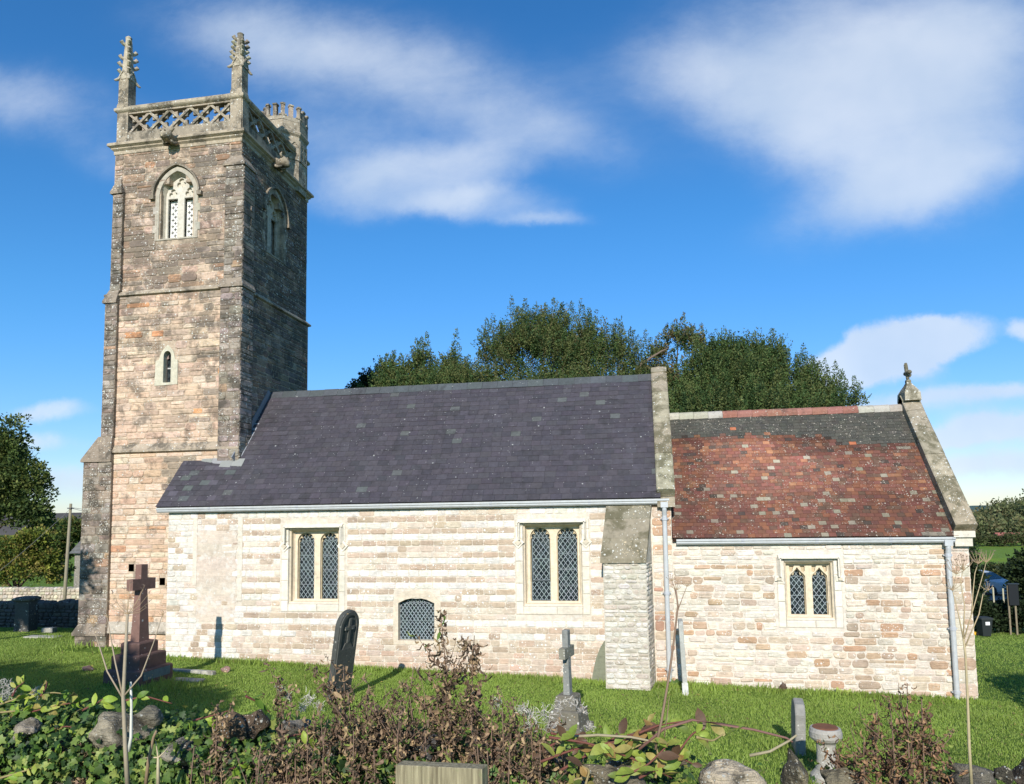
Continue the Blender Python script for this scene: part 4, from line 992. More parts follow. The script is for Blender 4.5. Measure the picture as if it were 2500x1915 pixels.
# the wider land, one sheet out to the horizon with a hole-free step down under the near turf
def land(X, Y):
    R_ = np.hypot(X, Y); z = gz(X, np.minimum(Y, 155))-.25
    near = (Y < 33.5) & (Y > 5) & (np.abs(X+3) < 26); z = np.where(near, z-.35, z)
    z = np.where(Y < 5, 1.62, z)
    z = np.where(Y > 150, np.maximum(z, -5.35), z)
    return z
xs_ = np.unique(np.concatenate([np.linspace(-3000, -120, 30), np.linspace(-120, 160, 141), np.linspace(160, 3000, 30)]))
ys_ = np.unique(np.concatenate([np.linspace(-2500, -20, 20), np.linspace(-20, 5, 8), [4.99, 5.01], np.linspace(5, 160, 90), np.linspace(160, 600, 60), np.linspace(600, 4000, 30)]))
X, Y = np.meshgrid(xs_, ys_); v = np.stack([X, Y, land(X, Y)], -1).reshape(-1, 3); i = np.arange(X.size).reshape(X.shape)
q = np.stack([i[:-1, :-1], i[:-1, 1:], i[1:, 1:], i[1:, :-1]], -1).reshape(-1, 4)
o = link('field', mesh_np('field', v, q, np.tile((1.35, 1.25, 1.1), (len(q), 1)), True), M_TURF); tag(o, kind='structure')

# --- blades of grass over the part of the churchyard in view
def blades(n, x0, x1, y0, y1, keep, seed, h=(.022, .050), wd=.006):
    r = np.random.default_rng(seed); x = r.uniform(x0, x1, n); y = r.uniform(y0, y1, n); k = keep(x, y); x, y = x[k], y[k]; n = len(x)
    z = gz(x, y); ang = r.uniform(0, 2*np.pi, n); hh = r.uniform(*h, n)*(.7+.6*(np.sin(x*1.7)*np.sin(y*2.3)+1)/2); w_ = wd*(.6+r.random(n)+y*.03)
    lx, ly = r.normal(0, .35, n)*hh, r.normal(0, .35, n)*hh
    b0 = np.stack([x-np.cos(ang)*w_, y-np.sin(ang)*w_, z-.005], -1); b1 = np.stack([x+np.cos(ang)*w_, y+np.sin(ang)*w_, z-.005], -1)
    tp = np.stack([x+lx, y+ly, z+hh], -1)
    v = np.stack([b0, b1, tp], 1).reshape(-1, 3); f = np.arange(3*n).reshape(n, 3)
    t = r.random(n)[:, None]; patch = (np.sin(x*.8+1)*np.sin(y*1.1)+np.sin(x*2.3+y)+r.normal(0, .7, n))[:, None]*.12
    c = np.array([.22, .32, .05])*(1-t)+np.array([.32, .42, .10])*t; c = c*(1+patch*.7); c[r.random(n) < .03] = (.26, .24, .10)
    return v, f, np.clip(c, 0, 1)
M_BLADE = simple_mat('grass_blade', rough=.55, spec=.25, var=.2, transl=.35)
def in_view(x, y):
    ok = (x/y > -1.22) & (x/y < .52)
    church_ = (x > -16) & (x < 7.1) & (y > 17.62); return ok & ~church_ & ~((x > -12.9) & (y > 18))
parts = [blades(300000, -18, 9, 9.5, 17.75, in_view, 1), blades(90000, -26, -12.9, 17, 22, in_view, 2), blades(9000, -12.7, 7.2, 17.3, 17.68, lambda x, y: y < np.where(x > .6, 17.7, 17.6), 4, (.06, .13), .009), blades(60000, -25, -17.9, 14, 17.5, in_view, 5), blades(50000, 7.2, 15, 17, 31, lambda x, y: (x/y < .55), 3)]
def cat(parts):
    V, F, C, o_ = [], [], [], 0
    for v, f, c in parts: V.append(v); F.append(f+o_); C.append(c); o_ += len(v)
    return np.concatenate(V), np.concatenate(F), np.concatenate(C)
o = link('grass', mesh_np('grass', *cat(parts)), M_BLADE); tag(o, 'short green grass growing over the churchyard', 'grass', kind='stuff')

# longer, unmown tufts round the stones and along the church wall, and some fallen leaves
rt = np.random.default_rng(55); spots = [(-11.0, 14.4, .75), (-7.0, 14.2, .4), (-1.37, 12.76, .5), (.75, 16.6, .4), (2.2, 12.36, .4), (2.3, 10.8, .35), (-10.2, 14.0, .6), (-9.7, 14.1, .4), (-17.6, 19.4, .6)]
def near_stone(x, y): return np.any([((x-a)**2+(y-b)**2 < r_*r_) & (rt.random(len(x)) < .8) for a, b, r_ in spots], axis=0)
tuf = [blades(60000, -18.5, 3, 10.2, 20.2, near_stone, 61, (.07, .15), .008), blades(5000, -17, 7.2, 17.1, 18.4, lambda x, y: (y < np.where(x > .6, 17.7, np.where(x > -12.8, 17.6, 18.4))) & (np.sin(x*2.3)+np.sin(x*5.1+1) > .2), 62, (.08, .20), .010)]
o = link('grass', mesh_np('grass', *cat(tuf)), M_BLADE); tag(o, 'longer unmown grass round the graves and along the church wall', 'grass', kind='stuff')
n = 500; x = rt.uniform(-16, 9, n); y = 9.8+8*rt.random(n)**1.5; k = in_view(x, y); x, y = x[k], y[k]; n = len(x); a = rt.uniform(0, 6.28, n); s_ = rt.uniform(.02, .04, n); z = gz(x, y)+.03
P0 = np.stack([x, y, z], -1); ax = np.stack([np.cos(a), np.sin(a), rt.normal(0, .3, n)], -1)*s_[:, None]; bx = np.stack([-np.sin(a), np.cos(a), rt.normal(.3, .3, n)], -1)*s_[:, None]*.6
v = np.stack([P0-ax, P0-bx, P0+ax, P0+bx], 1).reshape(-1, 3); cc = np.array([(.30, .20, .09), (.20, .12, .06), (.45, .36, .10), (.16, .10, .06)])[rt.integers(0, 4, n)]
o = link('fallen_leaves', mesh_np('fallen_leaves', v, np.arange(4*n).reshape(n, 4), cc), M_BLADE); tag(o, 'small brown and yellow leaves fallen on the churchyard grass', 'leaves', kind='stuff')
# ------------------------------------------------------------------ monuments in the churchyard
def local(o, rz, tilt=0, tax='y'):                 # frame on the ground: u across, v along the stone's face, w up
    o = np.array(o, float); c, s = math.cos(rz), math.sin(rz)
    def F(x, y, z):
        if tilt: x, z = x*math.cos(tilt)+z*math.sin(tilt), -x*math.sin(tilt)+z*math.cos(tilt)
        return (o[0]+x*c-y*s, o[1]+x*s+y*c, o[2]+z)
    return F
def solid_stone(mb, F, outline, t, c, bev=.012):   # outline in (y,z), thickness t along x, bevelled edges
    cy = sum(p[0] for p in outline)/len(outline); cz = sum(p[1] for p in outline)/len(outline)
    def r(x, k): return [F(x, cy+(y-cy)*(1-k), cz+(z-cz)*(1-k) if z > .05 else z) for y, z in outline]
    mb.loft([r(-t/2, bev*2.2), r(-t/2+bev, 0), r(t/2-bev, 0), r(t/2, bev*2.2)], c)
random.seed(81)
# tall red stone cross on three steps
g0 = np.array([-11.02, 14.45, 0.0]); g0[2] = float(gz(g0[0], g0[1]))
t = thing('stone_cross', g0, 'tall dark red stone cross standing on three square steps in front of the tower', 'cross')
zb = [g0[2]-.15, .44, .74, .99]; F = local((g0[0], g0[1], 0), math.radians(-4))
for k, hs in enumerate(((.46, .50), (.36, .40), (.24, .28))):
    s = MB(); a, b_ = hs; z0, z1 = zb[k], zb[k+1]
    def rr(i, z): return [F(-a+i, -b_+i, z), F(a-i, -b_+i, z), F(a-i, b_-i, z), F(-a+i, b_-i, z)]
    s.loft([rr(0, z0), rr(0, z1-.035), rr(.012, z1-.012), rr(.03, z1)], [(.15, .09, .075), (.14, .085, .07), (.13, .08, .068)][k]); build(s, 'step', M_GRANITE, t)
s = MB(); s.box((.46, -.40, .22), (.472, .40, .40), (.12, .17, .17), T=F); build(s, 'inscribed_panel', M_SLAB, t)
s = MB(); C_ = (.20, .118, .095)
def rr(a, b_, z): return [F(-a, -b_, z), F(a, -b_, z), F(a, b_, z), F(-a, b_, z)]
s.loft([rr(.115, .15, .99), rr(.085, .11, 1.9), rr(.078, .10, 2.12), rr(.078, .10, 2.34), rr(.075, .095, 2.66)], C_); s.box((-.081, -.34, 2.11), (.081, .34, 2.35), C_, T=F)
build(s, 'cross', M_GRANITE, t)
# round-topped slate headstone with a raised cross
p = gpt(826, 1697); p = at(826, 1697, p[1]-.42); g1 = np.array([p[0], p[1], p[2]])
t = thing('headstone', g1, 'dark round-topped headstone leaning over, with a raised cross in its arched panel', 'headstone')
F = local(g1, math.radians(-13), math.radians(8.5)); H = 1.74; hw = .33
def arch(hw_, H_, z0=-.5, n=16): return [(-hw_, z0), (hw_, z0)]+[(hw_*math.cos(math.pi*i/n), H_-hw_+hw_*math.sin(math.pi*i/n)) for i in range(n+1)]
s = MB(); solid_stone(s, F, arch(hw, H), .11, (.075, .078, .07)); o = build(s, 'slab', M_SLAB, t)
FF = lambda u, v, d: F(.052+d, u, v)
s = MB(); s.add(*plate(FF, arch(hw-.03, H-.03, .1), [[(y, z) for y, z in arch(hw-.10, H-.10, H-.78)]], 0, .022, .004), c=(.085, .088, .078)); build(s, 'arched_panel', M_SLAB, t)
s = MB(); cz = H-.36
s.box((cz*0, -.035, H-.66), (.028, .035, H-.16), (.11, .112, .098), T=lambda x, y, z: F(.053+x, y, z)); s.box((.002, -.15, cz-.035), (.03, .15, cz+.035), (.11, .112, .098), T=lambda x, y, z: F(.053+x, y, z))
s.loft([[F(.05, -.17, H-.82), F(.05, .17, H-.82), F(.05, .17, H-.79), F(.05, .08, H-.66), F(.05, -.08, H-.66), F(.05, -.17, H-.79)], [F(.075, -.17, H-.82), F(.075, .17, H-.82), F(.075, .17, H-.79), F(.075, .08, H-.66), F(.075, -.08, H-.66), F(.075, -.17, H-.79)]], (.10, .10, .09)); build(s, 'raised_cross', M_SLAB, t)
# small grey cross, seen nearly edge on
g2 = np.array([-1.37, 12.76, 0.0]); g2[2] = float(gz(g2[0], g2[1]))
t = thing('stone_cross', g2, 'slender grey stone cross with orange lichen rising from rough stone steps', 'cross')
F = local(g2, math.radians(-13), math.radians(-.8)); zt = at(1385, 1538, g2[1])[2]-g2[2]; za = at(1385, 1592, g2[1])[2]-g2[2]
s = MB()
def rr(a, b_, z): return [F(-a, -b_, z), F(a, -b_, z), F(a, b_, z), F(-a, b_, z)]
s.loft([rr(.062, .08, .3), rr(.052, .068, za-.3), rr(.052, .068, zt-.012), rr(.042, .055, zt)], (.24, .245, .225)); s.box((-.056, -.25, za-.09), (.056, .25, za+.09), (.24, .23, .18), T=F); build(s, 'cross', M_GREYST, t)
z17 = at(1385, 1700, 12.6)[2]-g2[2]
for z0, z1, a in ((-.3, z17-.5, .36), (z17-.5, z17-.24, .27), (z17-.24, z17, .18)):
    s = MB(); s.loft([[F(x*a*(1+.1*random.random()), y*a, z0) for x, y in ((-1, -1), (1, -1), (1, 1), (-1, 1))], [F(x*a*.95, y*a*.93, z1-.02) for x, y in ((-1, -1), (1, -1), (1, 1), (-1, 1))], [F(x*a*.8, y*a*.8, z1) for x, y in ((-1, -1), (1, -1), (1, 1), (-1, 1))]], (.17, .155, .12)); build(s, 'step', M_GREYST, t)
# thin headstone edge on beside the downpipe
p = gpt(1673, 1692); g3 = np.array(p)
t = MB(); F = local(g3, math.radians(-1), math.radians(-2)); h3 = at(1668, 1511, g3[1])[2]-g3[2]
solid_stone(t, F, [(-.3, -.15), (.3, -.15), (.3, h3-.12), (.2, h3-.02), (0, h3), (-.24, h3-.03), (-.3, h3-.1)], .10, (.42, .42, .38)); t.box((-.065, -.315, -.1), (.065, -.29, .28), (.6, .6, .56), T=F)
build(t, 'headstone', M_GREYST, org=g3, label='thin upright grey headstone seen edge on beside the downpipe at the chancel corner', cat='headstone')
# near headstone edge on, foreground right
Yh = 12.36; pb = at(1948, 1800, Yh); g4 = np.array([pb[0], Yh, gz(pb[0], Yh)]); zt = at(1946, 1705, Yh)[2]-g4[2]
t = MB(); F = local(g4, math.radians(-4), math.radians(2.0))
solid_stone(t, F, [(-.27, -.2), (.27, -.2), (.28, zt-.22), (.2, zt-.07), (0.02, zt), (-.18, zt-.05), (-.27, zt-.2)], .15, (.27, .26, .23), .018)
build(t, 'headstone', M_GREYST, org=g4, label='thick lichen-covered headstone seen edge on, dark on its left face, nearest the wall', cat='headstone')
# pedestal with a moulded cap
Yp = 10.8; pb = at(2018, 1850, Yp); g5 = np.array([pb[0], Yp, gz(pb[0], Yp)]); zt = at(2018, 1776, Yp)[2]-g5[2]
t = thing('stone_pedestal', g5, 'short round stone pedestal with a broad flat cap and rusty brown top', 'pedestal')
def circ(r, z, n=26): return [(g5[0]+r*math.cos(2*math.pi*k/n)*random.uniform(.985, 1.015), g5[1]+r*math.sin(2*math.pi*k/n), g5[2]+z) for k in range(n)]
s = MB(); s.loft([circ(.22, -.2), circ(.22, .1), circ(.15, .18), circ(.13, .3), circ(.125, zt-.22), circ(.14, zt-.19)], (.38, .36, .31)); build(s, 'shaft', M_GREYST, t)
s = MB(); s.loft([circ(.15, zt-.19), circ(.2, zt-.15), circ(.215, zt-.12), circ(.215, zt-.05), circ(.2, zt-.01), circ(.19, zt)], (.36, .34, .30)); build(s, 'cap', M_GREYST, t)
s = MB(); s.loft([circ(.17, zt), circ(.16, zt+.012)], (.20, .09, .05)); build(s, 'rusty_plate', M_GREYST, t)
# slab leaning in the corner of the buttress
s = MB(); pts = [at(x, y, YN-.12) for x, y in ((1443, 1672), (1481, 1672), (1479, 1560), (1466, 1580), (1455, 1608), (1448, 1640))]
s.loft([[(p[0]+o_, p[1]+o2, p[2]) for p in pts] for o_, o2 in ((0, 0), (.01, .09))], (.20, .21, .15))
build(s, 'leaning_slab', M_SLAB, org=tuple(pts[0]), label='greenish broken stone slab leaning against the wall beside the nave buttress', cat='stone slab')
# low kerbs, flat stones and loose lumps in the turf
def rock(mb, c, r, sq_=(1, 1, .8), seed=0, col=(.4, .38, .34), sub=3, rough=.16):
    import bmesh
    bm = bmesh.new(); bmesh.ops.create_icosphere(bm, subdivisions=sub, radius=1.0); rs = np.random.default_rng(seed)
    ph = rs.uniform(0, 6, (6, 3)); am = rs.uniform(.4, 1, 6); fr_ = rs.uniform(1.2, 4.5, (6, 3))
    planes = rs.normal(size=(14, 3)); planes /= np.linalg.norm(planes, axis=1)[:, None]; dd = rs.uniform(.55, .88, 14)
    V = []
    for v in bm.verts:
        p = np.array(v.co)
        for n_, d_ in zip(planes, dd):
            k = p@n_-d_
            if k > 0: p = p-n_*k*.93
        p = p*(1+rough*sum(a*math.sin(f@p*1.3+h[0]) for a, f, h in zip(am, fr_, ph))/4+rough*.12*math.sin(p[0]*11+ph[0][0])*math.sin(p[1]*13+ph[1][0])*math.sin(p[2]*12))
        V.append((c[0]+p[0]*r*sq_[0], c[1]+p[1]*r*sq_[1], c[2]+p[2]*r*sq_[2]))
    mb.add(V, [tuple(v.index for v in f.verts) for f in bm.faces], col); bm.free()
def flat_at(px, py, L, W, h, rz, col, name, label, cat, seed=1):
    p = gpt(px, py); m = MB(); F = local((p[0], p[1], float(gz(p[0], p[1]))), rz)
    m.loft([[F(x*L/2, y*W/2, z) for x, y in ((-1, -1), (1, -1), (1, 1), (-1, 1))] for z in (-.1, h*.7)]+[[F(x*L/2*.96, y*W/2*.9, h) for x, y in ((-1, -1), (1, -1), (1, 1), (-1, 1))]], col)
    return build(m, name, M_GREYST, org=tuple(p), label=label, cat=cat)
flat_at(460, 1643, 1.5, .12, .07, math.radians(-8), (.42, .40, .34), 'grave_kerb', 'long low stone kerb edging a grave, just right of the red cross steps', 'grave kerb')
flat_at(455, 1662, .75, .30, .03, math.radians(-6), (.30, .28, .24), 'flat_stone', 'flat sunken grave slab in the shaded grass below the kerb', 'grave slab')
flat_at(105, 1558, 1.1, .35, .05, 0, (.42, .40, .33), 'flat_stone', 'pale flat grave slab in the grass by the far dark wall', 'grave slab')
flat_at(120, 1545, .35, .25, .16, .2, (.34, .32, .27), 'stone_block', 'small square stone block on the grass beside the pale flat slab', 'stone block')
for px, py, lb in ((216, 1638, 'small rounded reddish stone in the grass left of the cross steps'), (552, 1642, 'small rounded reddish stone in the grass at the right end of the kerb')):
    p = gpt(px, py); m = MB(); rock(m, (p[0], p[1], p[2]+.05), .12, (1.2, 1, .8), int(px), (.26, .16, .13)); build(m, 'loose_stone', M_GREYST, org=tuple(p), label=lb, cat='stone', smooth=True)

# ------------------------------------------------------------------ leaves and trees
def quads_leaf(P, size, seed, C, flat=.0, aspect=1.6, axis=None):
    r = np.random.default_rng(seed); n = len(P)
    a = r.normal(size=(n, 3)) if axis is None else axis+r.normal(size=(n, 3))*.55
    a /= np.linalg.norm(a, axis=1)[:, None]; b = np.cross(a, r.normal(size=(n, 3))); b /= np.linalg.norm(b, axis=1)[:, None]
    s = (size*(.6+.8*r.random(n)))[:, None]; h = s/aspect/2
    nrm = np.cross(a, b)*s*.12
    v = np.stack([P, P+a*s*.5-b*h+nrm, P+a*s, P+a*s*.5+b*h+nrm], 1).reshape(-1, 3)
    return v, np.arange(4*n).reshape(n, 4), C
def spray_crown(blobs, nper, k, length, leaf, cols, seed, up=.6, spread=.16, shell=.35, axis_leaf=True):
    """blobs: (centre, radii); sprays of small leaves that leave each mass outwards and upwards"""
    r = np.random.default_rng(seed); Ps, As, Cs = [], [], []
    vol = np.array([(b[1][0]*b[1][1]*b[1][2])**(2/3) for b in blobs]); cnt = np.maximum(4, (nper*vol/vol.sum()).astype(int))
    cols = np.array(cols)
    for (c, rad), m in zip(blobs, cnt):
        d = r.normal(size=(m, 3)); d /= np.linalg.norm(d, axis=1)[:, None]; d[:, 2] = np.where(d[:, 2] < -.5, -d[:, 2], d[:, 2])
        q = 1-shell*r.random(m)**1.3
        base = np.array(c)+d*np.array(rad)*q[:, None]
        gap = np.sin(base[:, 0]*1.9+seed)*np.sin(base[:, 2]*1.7+base[:, 0]*.6)+np.sin(base[:, 0]*4.3)*.5*np.sin(base[:, 2]*3.1+1); keep = gap+r.normal(0, .3, m) > -.85
        base, d, gap = base[keep], d[keep], gap[keep]; m = len(base)
        ax = d*np.array([1, 1, .6])+np.array([0, 0, up])+r.normal(size=(m, 3))*.25; ax /= np.linalg.norm(ax, axis=1)[:, None]
        L = length*(.5+r.random(m)); cc = cols[r.integers(0, len(cols), m)]*(.75+.5*r.random((m, 1)))
        tt = r.random((m, k)); rr = r.normal(size=(m, k, 3))*(spread*(1.1-tt))[:, :, None]*L[:, None, None]
        P = base[:, None]+ax[:, None]*(tt*L[:, None])[:, :, None]+rr
        Ps.append(P.reshape(-1, 3)); As.append((ax[:, None]*.8+rr/(np.linalg.norm(rr, axis=2, keepdims=True)+1e-6)*.8).reshape(-1, 3)); Cs.append(np.repeat(cc, k, 0)*(.85+.3*r.random((m*k, 1))))
    P = np.concatenate(Ps); return quads_leaf(P, leaf, seed+1, np.clip(np.concatenate(Cs), 0, 1), axis=np.concatenate(As) if axis_leaf else None)
def mk(name, data, mat, parent=None, org=(0, 0, 0), smooth=False, **kw):
    v, f, c = data; off = ORG[parent.name] if parent is not None else np.array(org, float)
    o = link(name, mesh_np(name, v-off, f, c, smooth), mat, parent, off)
    if parent is None: o.location = tuple(off)
    return tag(o, **kw) if kw else o
def limbs(t, base, tops, r0, seed, name='trunk'):
    random.seed(seed); m = MB(); b = np.array(base, float); fork = b+np.array([0, 0, (max(p[2] for p in tops)-b[2])*.3])
    m.tube([b-np.array([0, 0, .3]), b+np.array([.03, 0, .2]), fork], [r0*1.35, r0, r0*.8], 9, (.12, .09, .07)); build(m, name, M_BARK, t, smooth=True)
    for p in tops:
        p = np.array(p); m = MB(); mid = fork+(p-fork)*.5+np.array([random.uniform(-.2, .2), random.uniform(-.2, .2), .15])
        m.tube([fork-np.array([0, 0, .1]), fork+(mid-fork)*.5+np.array([random.uniform(-.1, .1), 0, -.05]), mid, p], [r0*.6, r0*.45, r0*.3, r0*.08], 7, (.14, .10, .075)); build(m, 'limb', M_BARK, t, smooth=True)
def pblob(px, py, rx, ry, Y, ky=1.0):
    c = at(px, py, Y); s = Y/FPX; return (tuple(c), (rx*s, rx*s*ky, ry*s))
YEW = [(.058, .105, .034), (.075, .125, .038), (.095, .14, .042), (.13, .15, .05), (.045, .08, .03), (.11, .14, .045)]
YEWB = [(.13, .145, .05), (.15, .14, .058), (.09, .12, .04), (.17, .13, .065)]
def spires(pk, Y, leaf, cols, seed):               # pointed leaders along the skyline: px, py of the tip, height in px
    r = np.random.default_rng(seed); P, A_, C_ = [], [], []
    for px, py, h in pk:
        tip = at(px, py, Y+r.uniform(-.6, .6)); s = Y/FPX; H = h*s; n = int(150*h/40); t_ = r.random(n)**.7; rad = (.02+t_*.24*H)*(.75+.5*np.abs(np.sin(t_*14+px)))
        an = r.uniform(0, 6.28, n); rr = np.sqrt(r.random(n))*rad; lean = r.normal(0, .10)
        P.append(tip+np.stack([np.cos(an)*rr+lean*t_*H, np.sin(an)*rr, -t_*H], -1)); A_.append(np.stack([np.cos(an)*.7, np.sin(an)*.7, np.full(n, .9)], -1)); C_.append(np.array(cols)[r.integers(0, len(cols), n)]*(.7+.6*r.random((n, 1))))
    return quads_leaf(np.concatenate(P), leaf, seed, np.clip(np.concatenate(C_), 0, 1), axis=np.concatenate(A_))
def tree(name, label, cat, blobs, n, k, length, leaf, cols, seed, up, base, grp, mat=None, extra=None, r0=.3, **kw):
    t = thing(name, base, label, cat, grp)
    dat = spray_crown(blobs, n, k, length, leaf, cols, seed, up, **kw)
    if extra: dat = globals()['cat'](([dat, spires(extra[0], extra[1], leaf, cols, seed+9)]))
    mk('crown', dat, mat or M_FOL, t)
    big = sorted(blobs, key=lambda b: -b[1][0]*b[1][2])[:5]
    limbs(t, base, [b[0] for b in big], r0, seed)
    return t
def gbase(px, Y): p = at(px, 1400, Y); return (p[0], Y, float(gz(p[0], Y))-.2)
Yy = 29.5; G = 'yew trees behind the church'
B1 = [pblob(*b) for b in ((1330, 1020, 210, 60, Yy), (1330, 900, 105, 85, Yy), (1300, 830, 45, 40, Yy), (1370, 830, 45, 40, Yy), (1215, 880, 40, 45, Yy), (1425, 850, 36, 50, Yy), (1160, 955, 85, 35, Yy), (1430, 900, 60, 55, Yy), (1400, 985, 150, 50, Yy), (1520, 900, 40, 45, Yy), (1490, 860, 22, 32, Yy), (1555, 950, 55, 35, Yy), (1270, 870, 50, 50, Yy))]
tree('yew_tree', 'broad dense yew rising highest behind the middle of the nave roof', 'yew tree', B1, 5200, 50, .75, .066, YEW+YEWB[:2], 101, 1.5, gbase(1330, Yy), G, extra=([(1248, 722, 60), (1262, 745, 50), (1282, 728, 55), (1310, 742, 45), (1332, 738, 40), (1352, 726, 50), (1372, 740, 40), (1395, 735, 50), (1417, 730, 55), (1440, 752, 50), (1187, 776, 45), (1203, 765, 50), (1222, 785, 45), (1184, 805, 30), (1470, 772, 55), (1500, 790, 60), (1515, 782, 60), (1540, 800, 50), (1575, 805, 50), (1590, 825, 50), (1170, 850, 30), (1140, 880, 30), (1110, 905, 30)], Yy), spread=.11, shell=.6)
B2 = [pblob(*b) for b in ((1010, 990, 130, 46, Yy+1), (985, 945, 62, 34, Yy+1), (1030, 905, 24, 28, Yy+1), (1105, 915, 24, 26, Yy+1), (1060, 955, 50, 30, Yy+1), (950, 920, 18, 20, Yy+1), (1110, 955, 45, 26, Yy+1))]
tree('yew_tree', 'lower open-topped yew with two slender spires, left of the tall yew', 'yew tree', B2, 2100, 40, .6, .08, YEW[:4]+YEWB[:1], 102, 1.4, gbase(1010, Yy+1), G, extra=([(1030, 822, 60), (1043, 812, 75), (1016, 825, 50), (1115, 803, 85), (1108, 850, 50), (978, 860, 35), (945, 862, 35), (960, 855, 30), (1060, 870, 40), (1085, 880, 35), (930, 880, 30)], Yy+1), spread=.11, shell=.6)
B3 = [pblob(*b) for b in ((900, 965, 40, 20, Yy+3), (862, 972, 18, 8, Yy+3), (905, 940, 16, 16, Yy+3))]
tree('yew_tree', 'small near-black yew at the left end, just above the nave ridge', 'yew tree', B3, 420, 36, .4, .08, [(.016, .034, .014), (.02, .042, .016)], 103, .7, gbase(900, Yy+3), G, extra=([(887, 898, 35), (903, 895, 35), (918, 890, 40), (865, 930, 20), (845, 948, 14)], Yy+3), r0=.2)
B4 = [pblob(*b) for b in ((1800, 1040, 190, 60, Yy-1), (1720, 1010, 90, 50, Yy-1), (1950, 1010, 90, 40, Yy-1), (1800, 960, 105, 60, Yy-1), (1770, 900, 36, 40, Yy-1), (1880, 905, 30, 40, Yy-1), (1715, 920, 44, 50, Yy-1), (1830, 900, 40, 40, Yy-1), (1940, 955, 50, 36, Yy-1), (2010, 985, 30, 28, Yy-1), (2070, 1000, 20, 14, Yy-1))]
tree('yew_tree', 'dark green spiky yew filling the sky above the chancel roof', 'yew tree', B4, 5400, 50, .72, .066, YEW, 104, 1.7, gbase(1800, Yy-1), G, extra=([(1770, 797, 65), (1755, 815, 50), (1785, 825, 45), (1740, 812, 50), (1830, 812, 55), (1812, 830, 45), (1884, 798, 75), (1865, 830, 45), (1905, 835, 50), (1925, 850, 45), (1945, 862, 45), (1960, 838, 70), (1983, 868, 60), (2000, 880, 45), (2018, 890, 40), (2038, 880, 70), (2055, 905, 45), (2084, 918, 70), (2108, 965, 22), (1710, 840, 50), (1690, 870, 45)], Yy-1), spread=.11, shell=.6)
B5 = [pblob(*b) for b in ((1640, 975, 60, 50, Yy+1), (1655, 840, 24, 18, Yy+1), (1620, 880, 22, 20, Yy+1), (1700, 860, 18, 24, Yy+1), (1590, 930, 30, 26, Yy+1), (1660, 920, 30, 26, Yy+1))]
t5 = tree('yew_tree', 'thin brownish yew with a bare crooked branch, between the two dense yews', 'yew tree', B5, 800, 34, .5, .08, YEWB+YEW[:1], 105, .9, gbase(1640, Yy+1), G, extra=([(1668, 765, 50), (1650, 780, 40), (1630, 790, 40), (1712, 790, 60), (1695, 800, 45), (1685, 790, 35), (1605, 820, 45), (1580, 850, 40)], Yy+1), r0=.25, spread=.13)
m = MB(); m.tube([at(x, y, Yy-.2) for x, y in ((1545, 915), (1565, 890), (1592, 872), (1615, 858), (1632, 850))], [.07, .06, .05, .035, .015], 7, (.16, .12, .09)); build(m, 'limb', M_BARK, t5, smooth=True)

# left side: garden tree, bushes, pole, walls, house
GRN = [(.085, .125, .032), (.11, .15, .036), (.065, .10, .028), (.15, .17, .045), (.05, .08, .025)]
Yl = 33
BL = [pblob(*b) for b in ((10, 1115, 45, 45, Yl), (60, 1170, 38, 40, Yl), (10, 1205, 60, 50, Yl), (85, 1225, 24, 28, Yl), (-70, 1170, 100, 130, Yl), (20, 1270, 90, 40, Yl), (22, 1052, 18, 26, Yl), (45, 1110, 16, 18, Yl), (100, 1185, 10, 16, Yl), (80, 1262, 18, 12, Yl))]
tree('broadleaf_tree', 'tall leafy tree with thin outer twigs at the left edge of the picture', 'tree', BL, 1500, 26, .55, .16, GRN, 110, .25, gbase(-60, Yl), None, spread=.4, r0=.28)
BB = [pblob(*b) for b in ((20, 1370, 75, 62, Yl-2), (80, 1350, 50, 55, Yl-2), (118, 1385, 22, 36, Yl-2), (-60, 1370, 70, 70, Yl-2), (60, 1400, 100, 40, Yl-2))]
tree('garden_shrub', 'rounded yellow-green shrub growing behind the far wall, under the tall tree', 'shrub', BB, 1500, 20, .3, .13, [(.17, .20, .03), (.23, .24, .04), (.11, .15, .028), (.26, .22, .06), (.07, .11, .025)], 111, .1, gbase(40, Yl-2), None, spread=.45, r0=.12)
BS = [pblob(*b) for b in ((135, 1312, 22, 24, 60), (168, 1305, 20, 22, 60), (105, 1325, 26, 20, 60), (192, 1300, 14, 20, 60), (120, 1350, 40, 24, 60))]
tree('garden_tree', 'small round-headed tree seen just behind the telegraph pole', 'tree', BS, 900, 18, .7, .3, GRN+[(.16, .14, .045)], 112, .3, gbase(150, 60), None, spread=.4, r0=.2)
Yq = 26.5; b0, b1 = at(159, 1440, Yq), at(173, 1230, Yq); zg = float(gz(b0[0], Yq))
pole = thing('telegraph_pole', (b0[0], Yq, zg), 'leaning wooden telegraph pole with wires, left of the tower', 'pole')
m = MB(); dv = (b1-b0)/(b1[2]-b0[2]); base = b0+dv*(zg-.3-b0[2]); m.tube([base, b0, b1], [.075, .07, .052], 10, (.26, .23, .16)); build(m, 'post', M_BARK, pole, smooth=True)
m = MB(); m.box((b1[0]-.09, Yq-.09, b1[2]-.22), (b1[0]+.09, Yq+.09, b1[2]-.17), (.12, .12, .12)); build(m, 'bracket', M_METAL, pole)
for dx, z0_, ez, ex in ((.06, -.17, -.12, 6), (.06, -.2, -.7, 6), (-.05, -.25, -4.2, -4.2)):
    m = MB(); pts = [b1+np.array([dx, 0, z0_])+np.array([ex*q, .6*q if ex > 0 else -2*q, ez*q-.25*math.sin(math.pi*q)]) for q in np.linspace(0, 1, 12)]; m.tube(pts, .010, 4, (.15, .15, .16)); build(m, 'wire', M_METAL, pole)
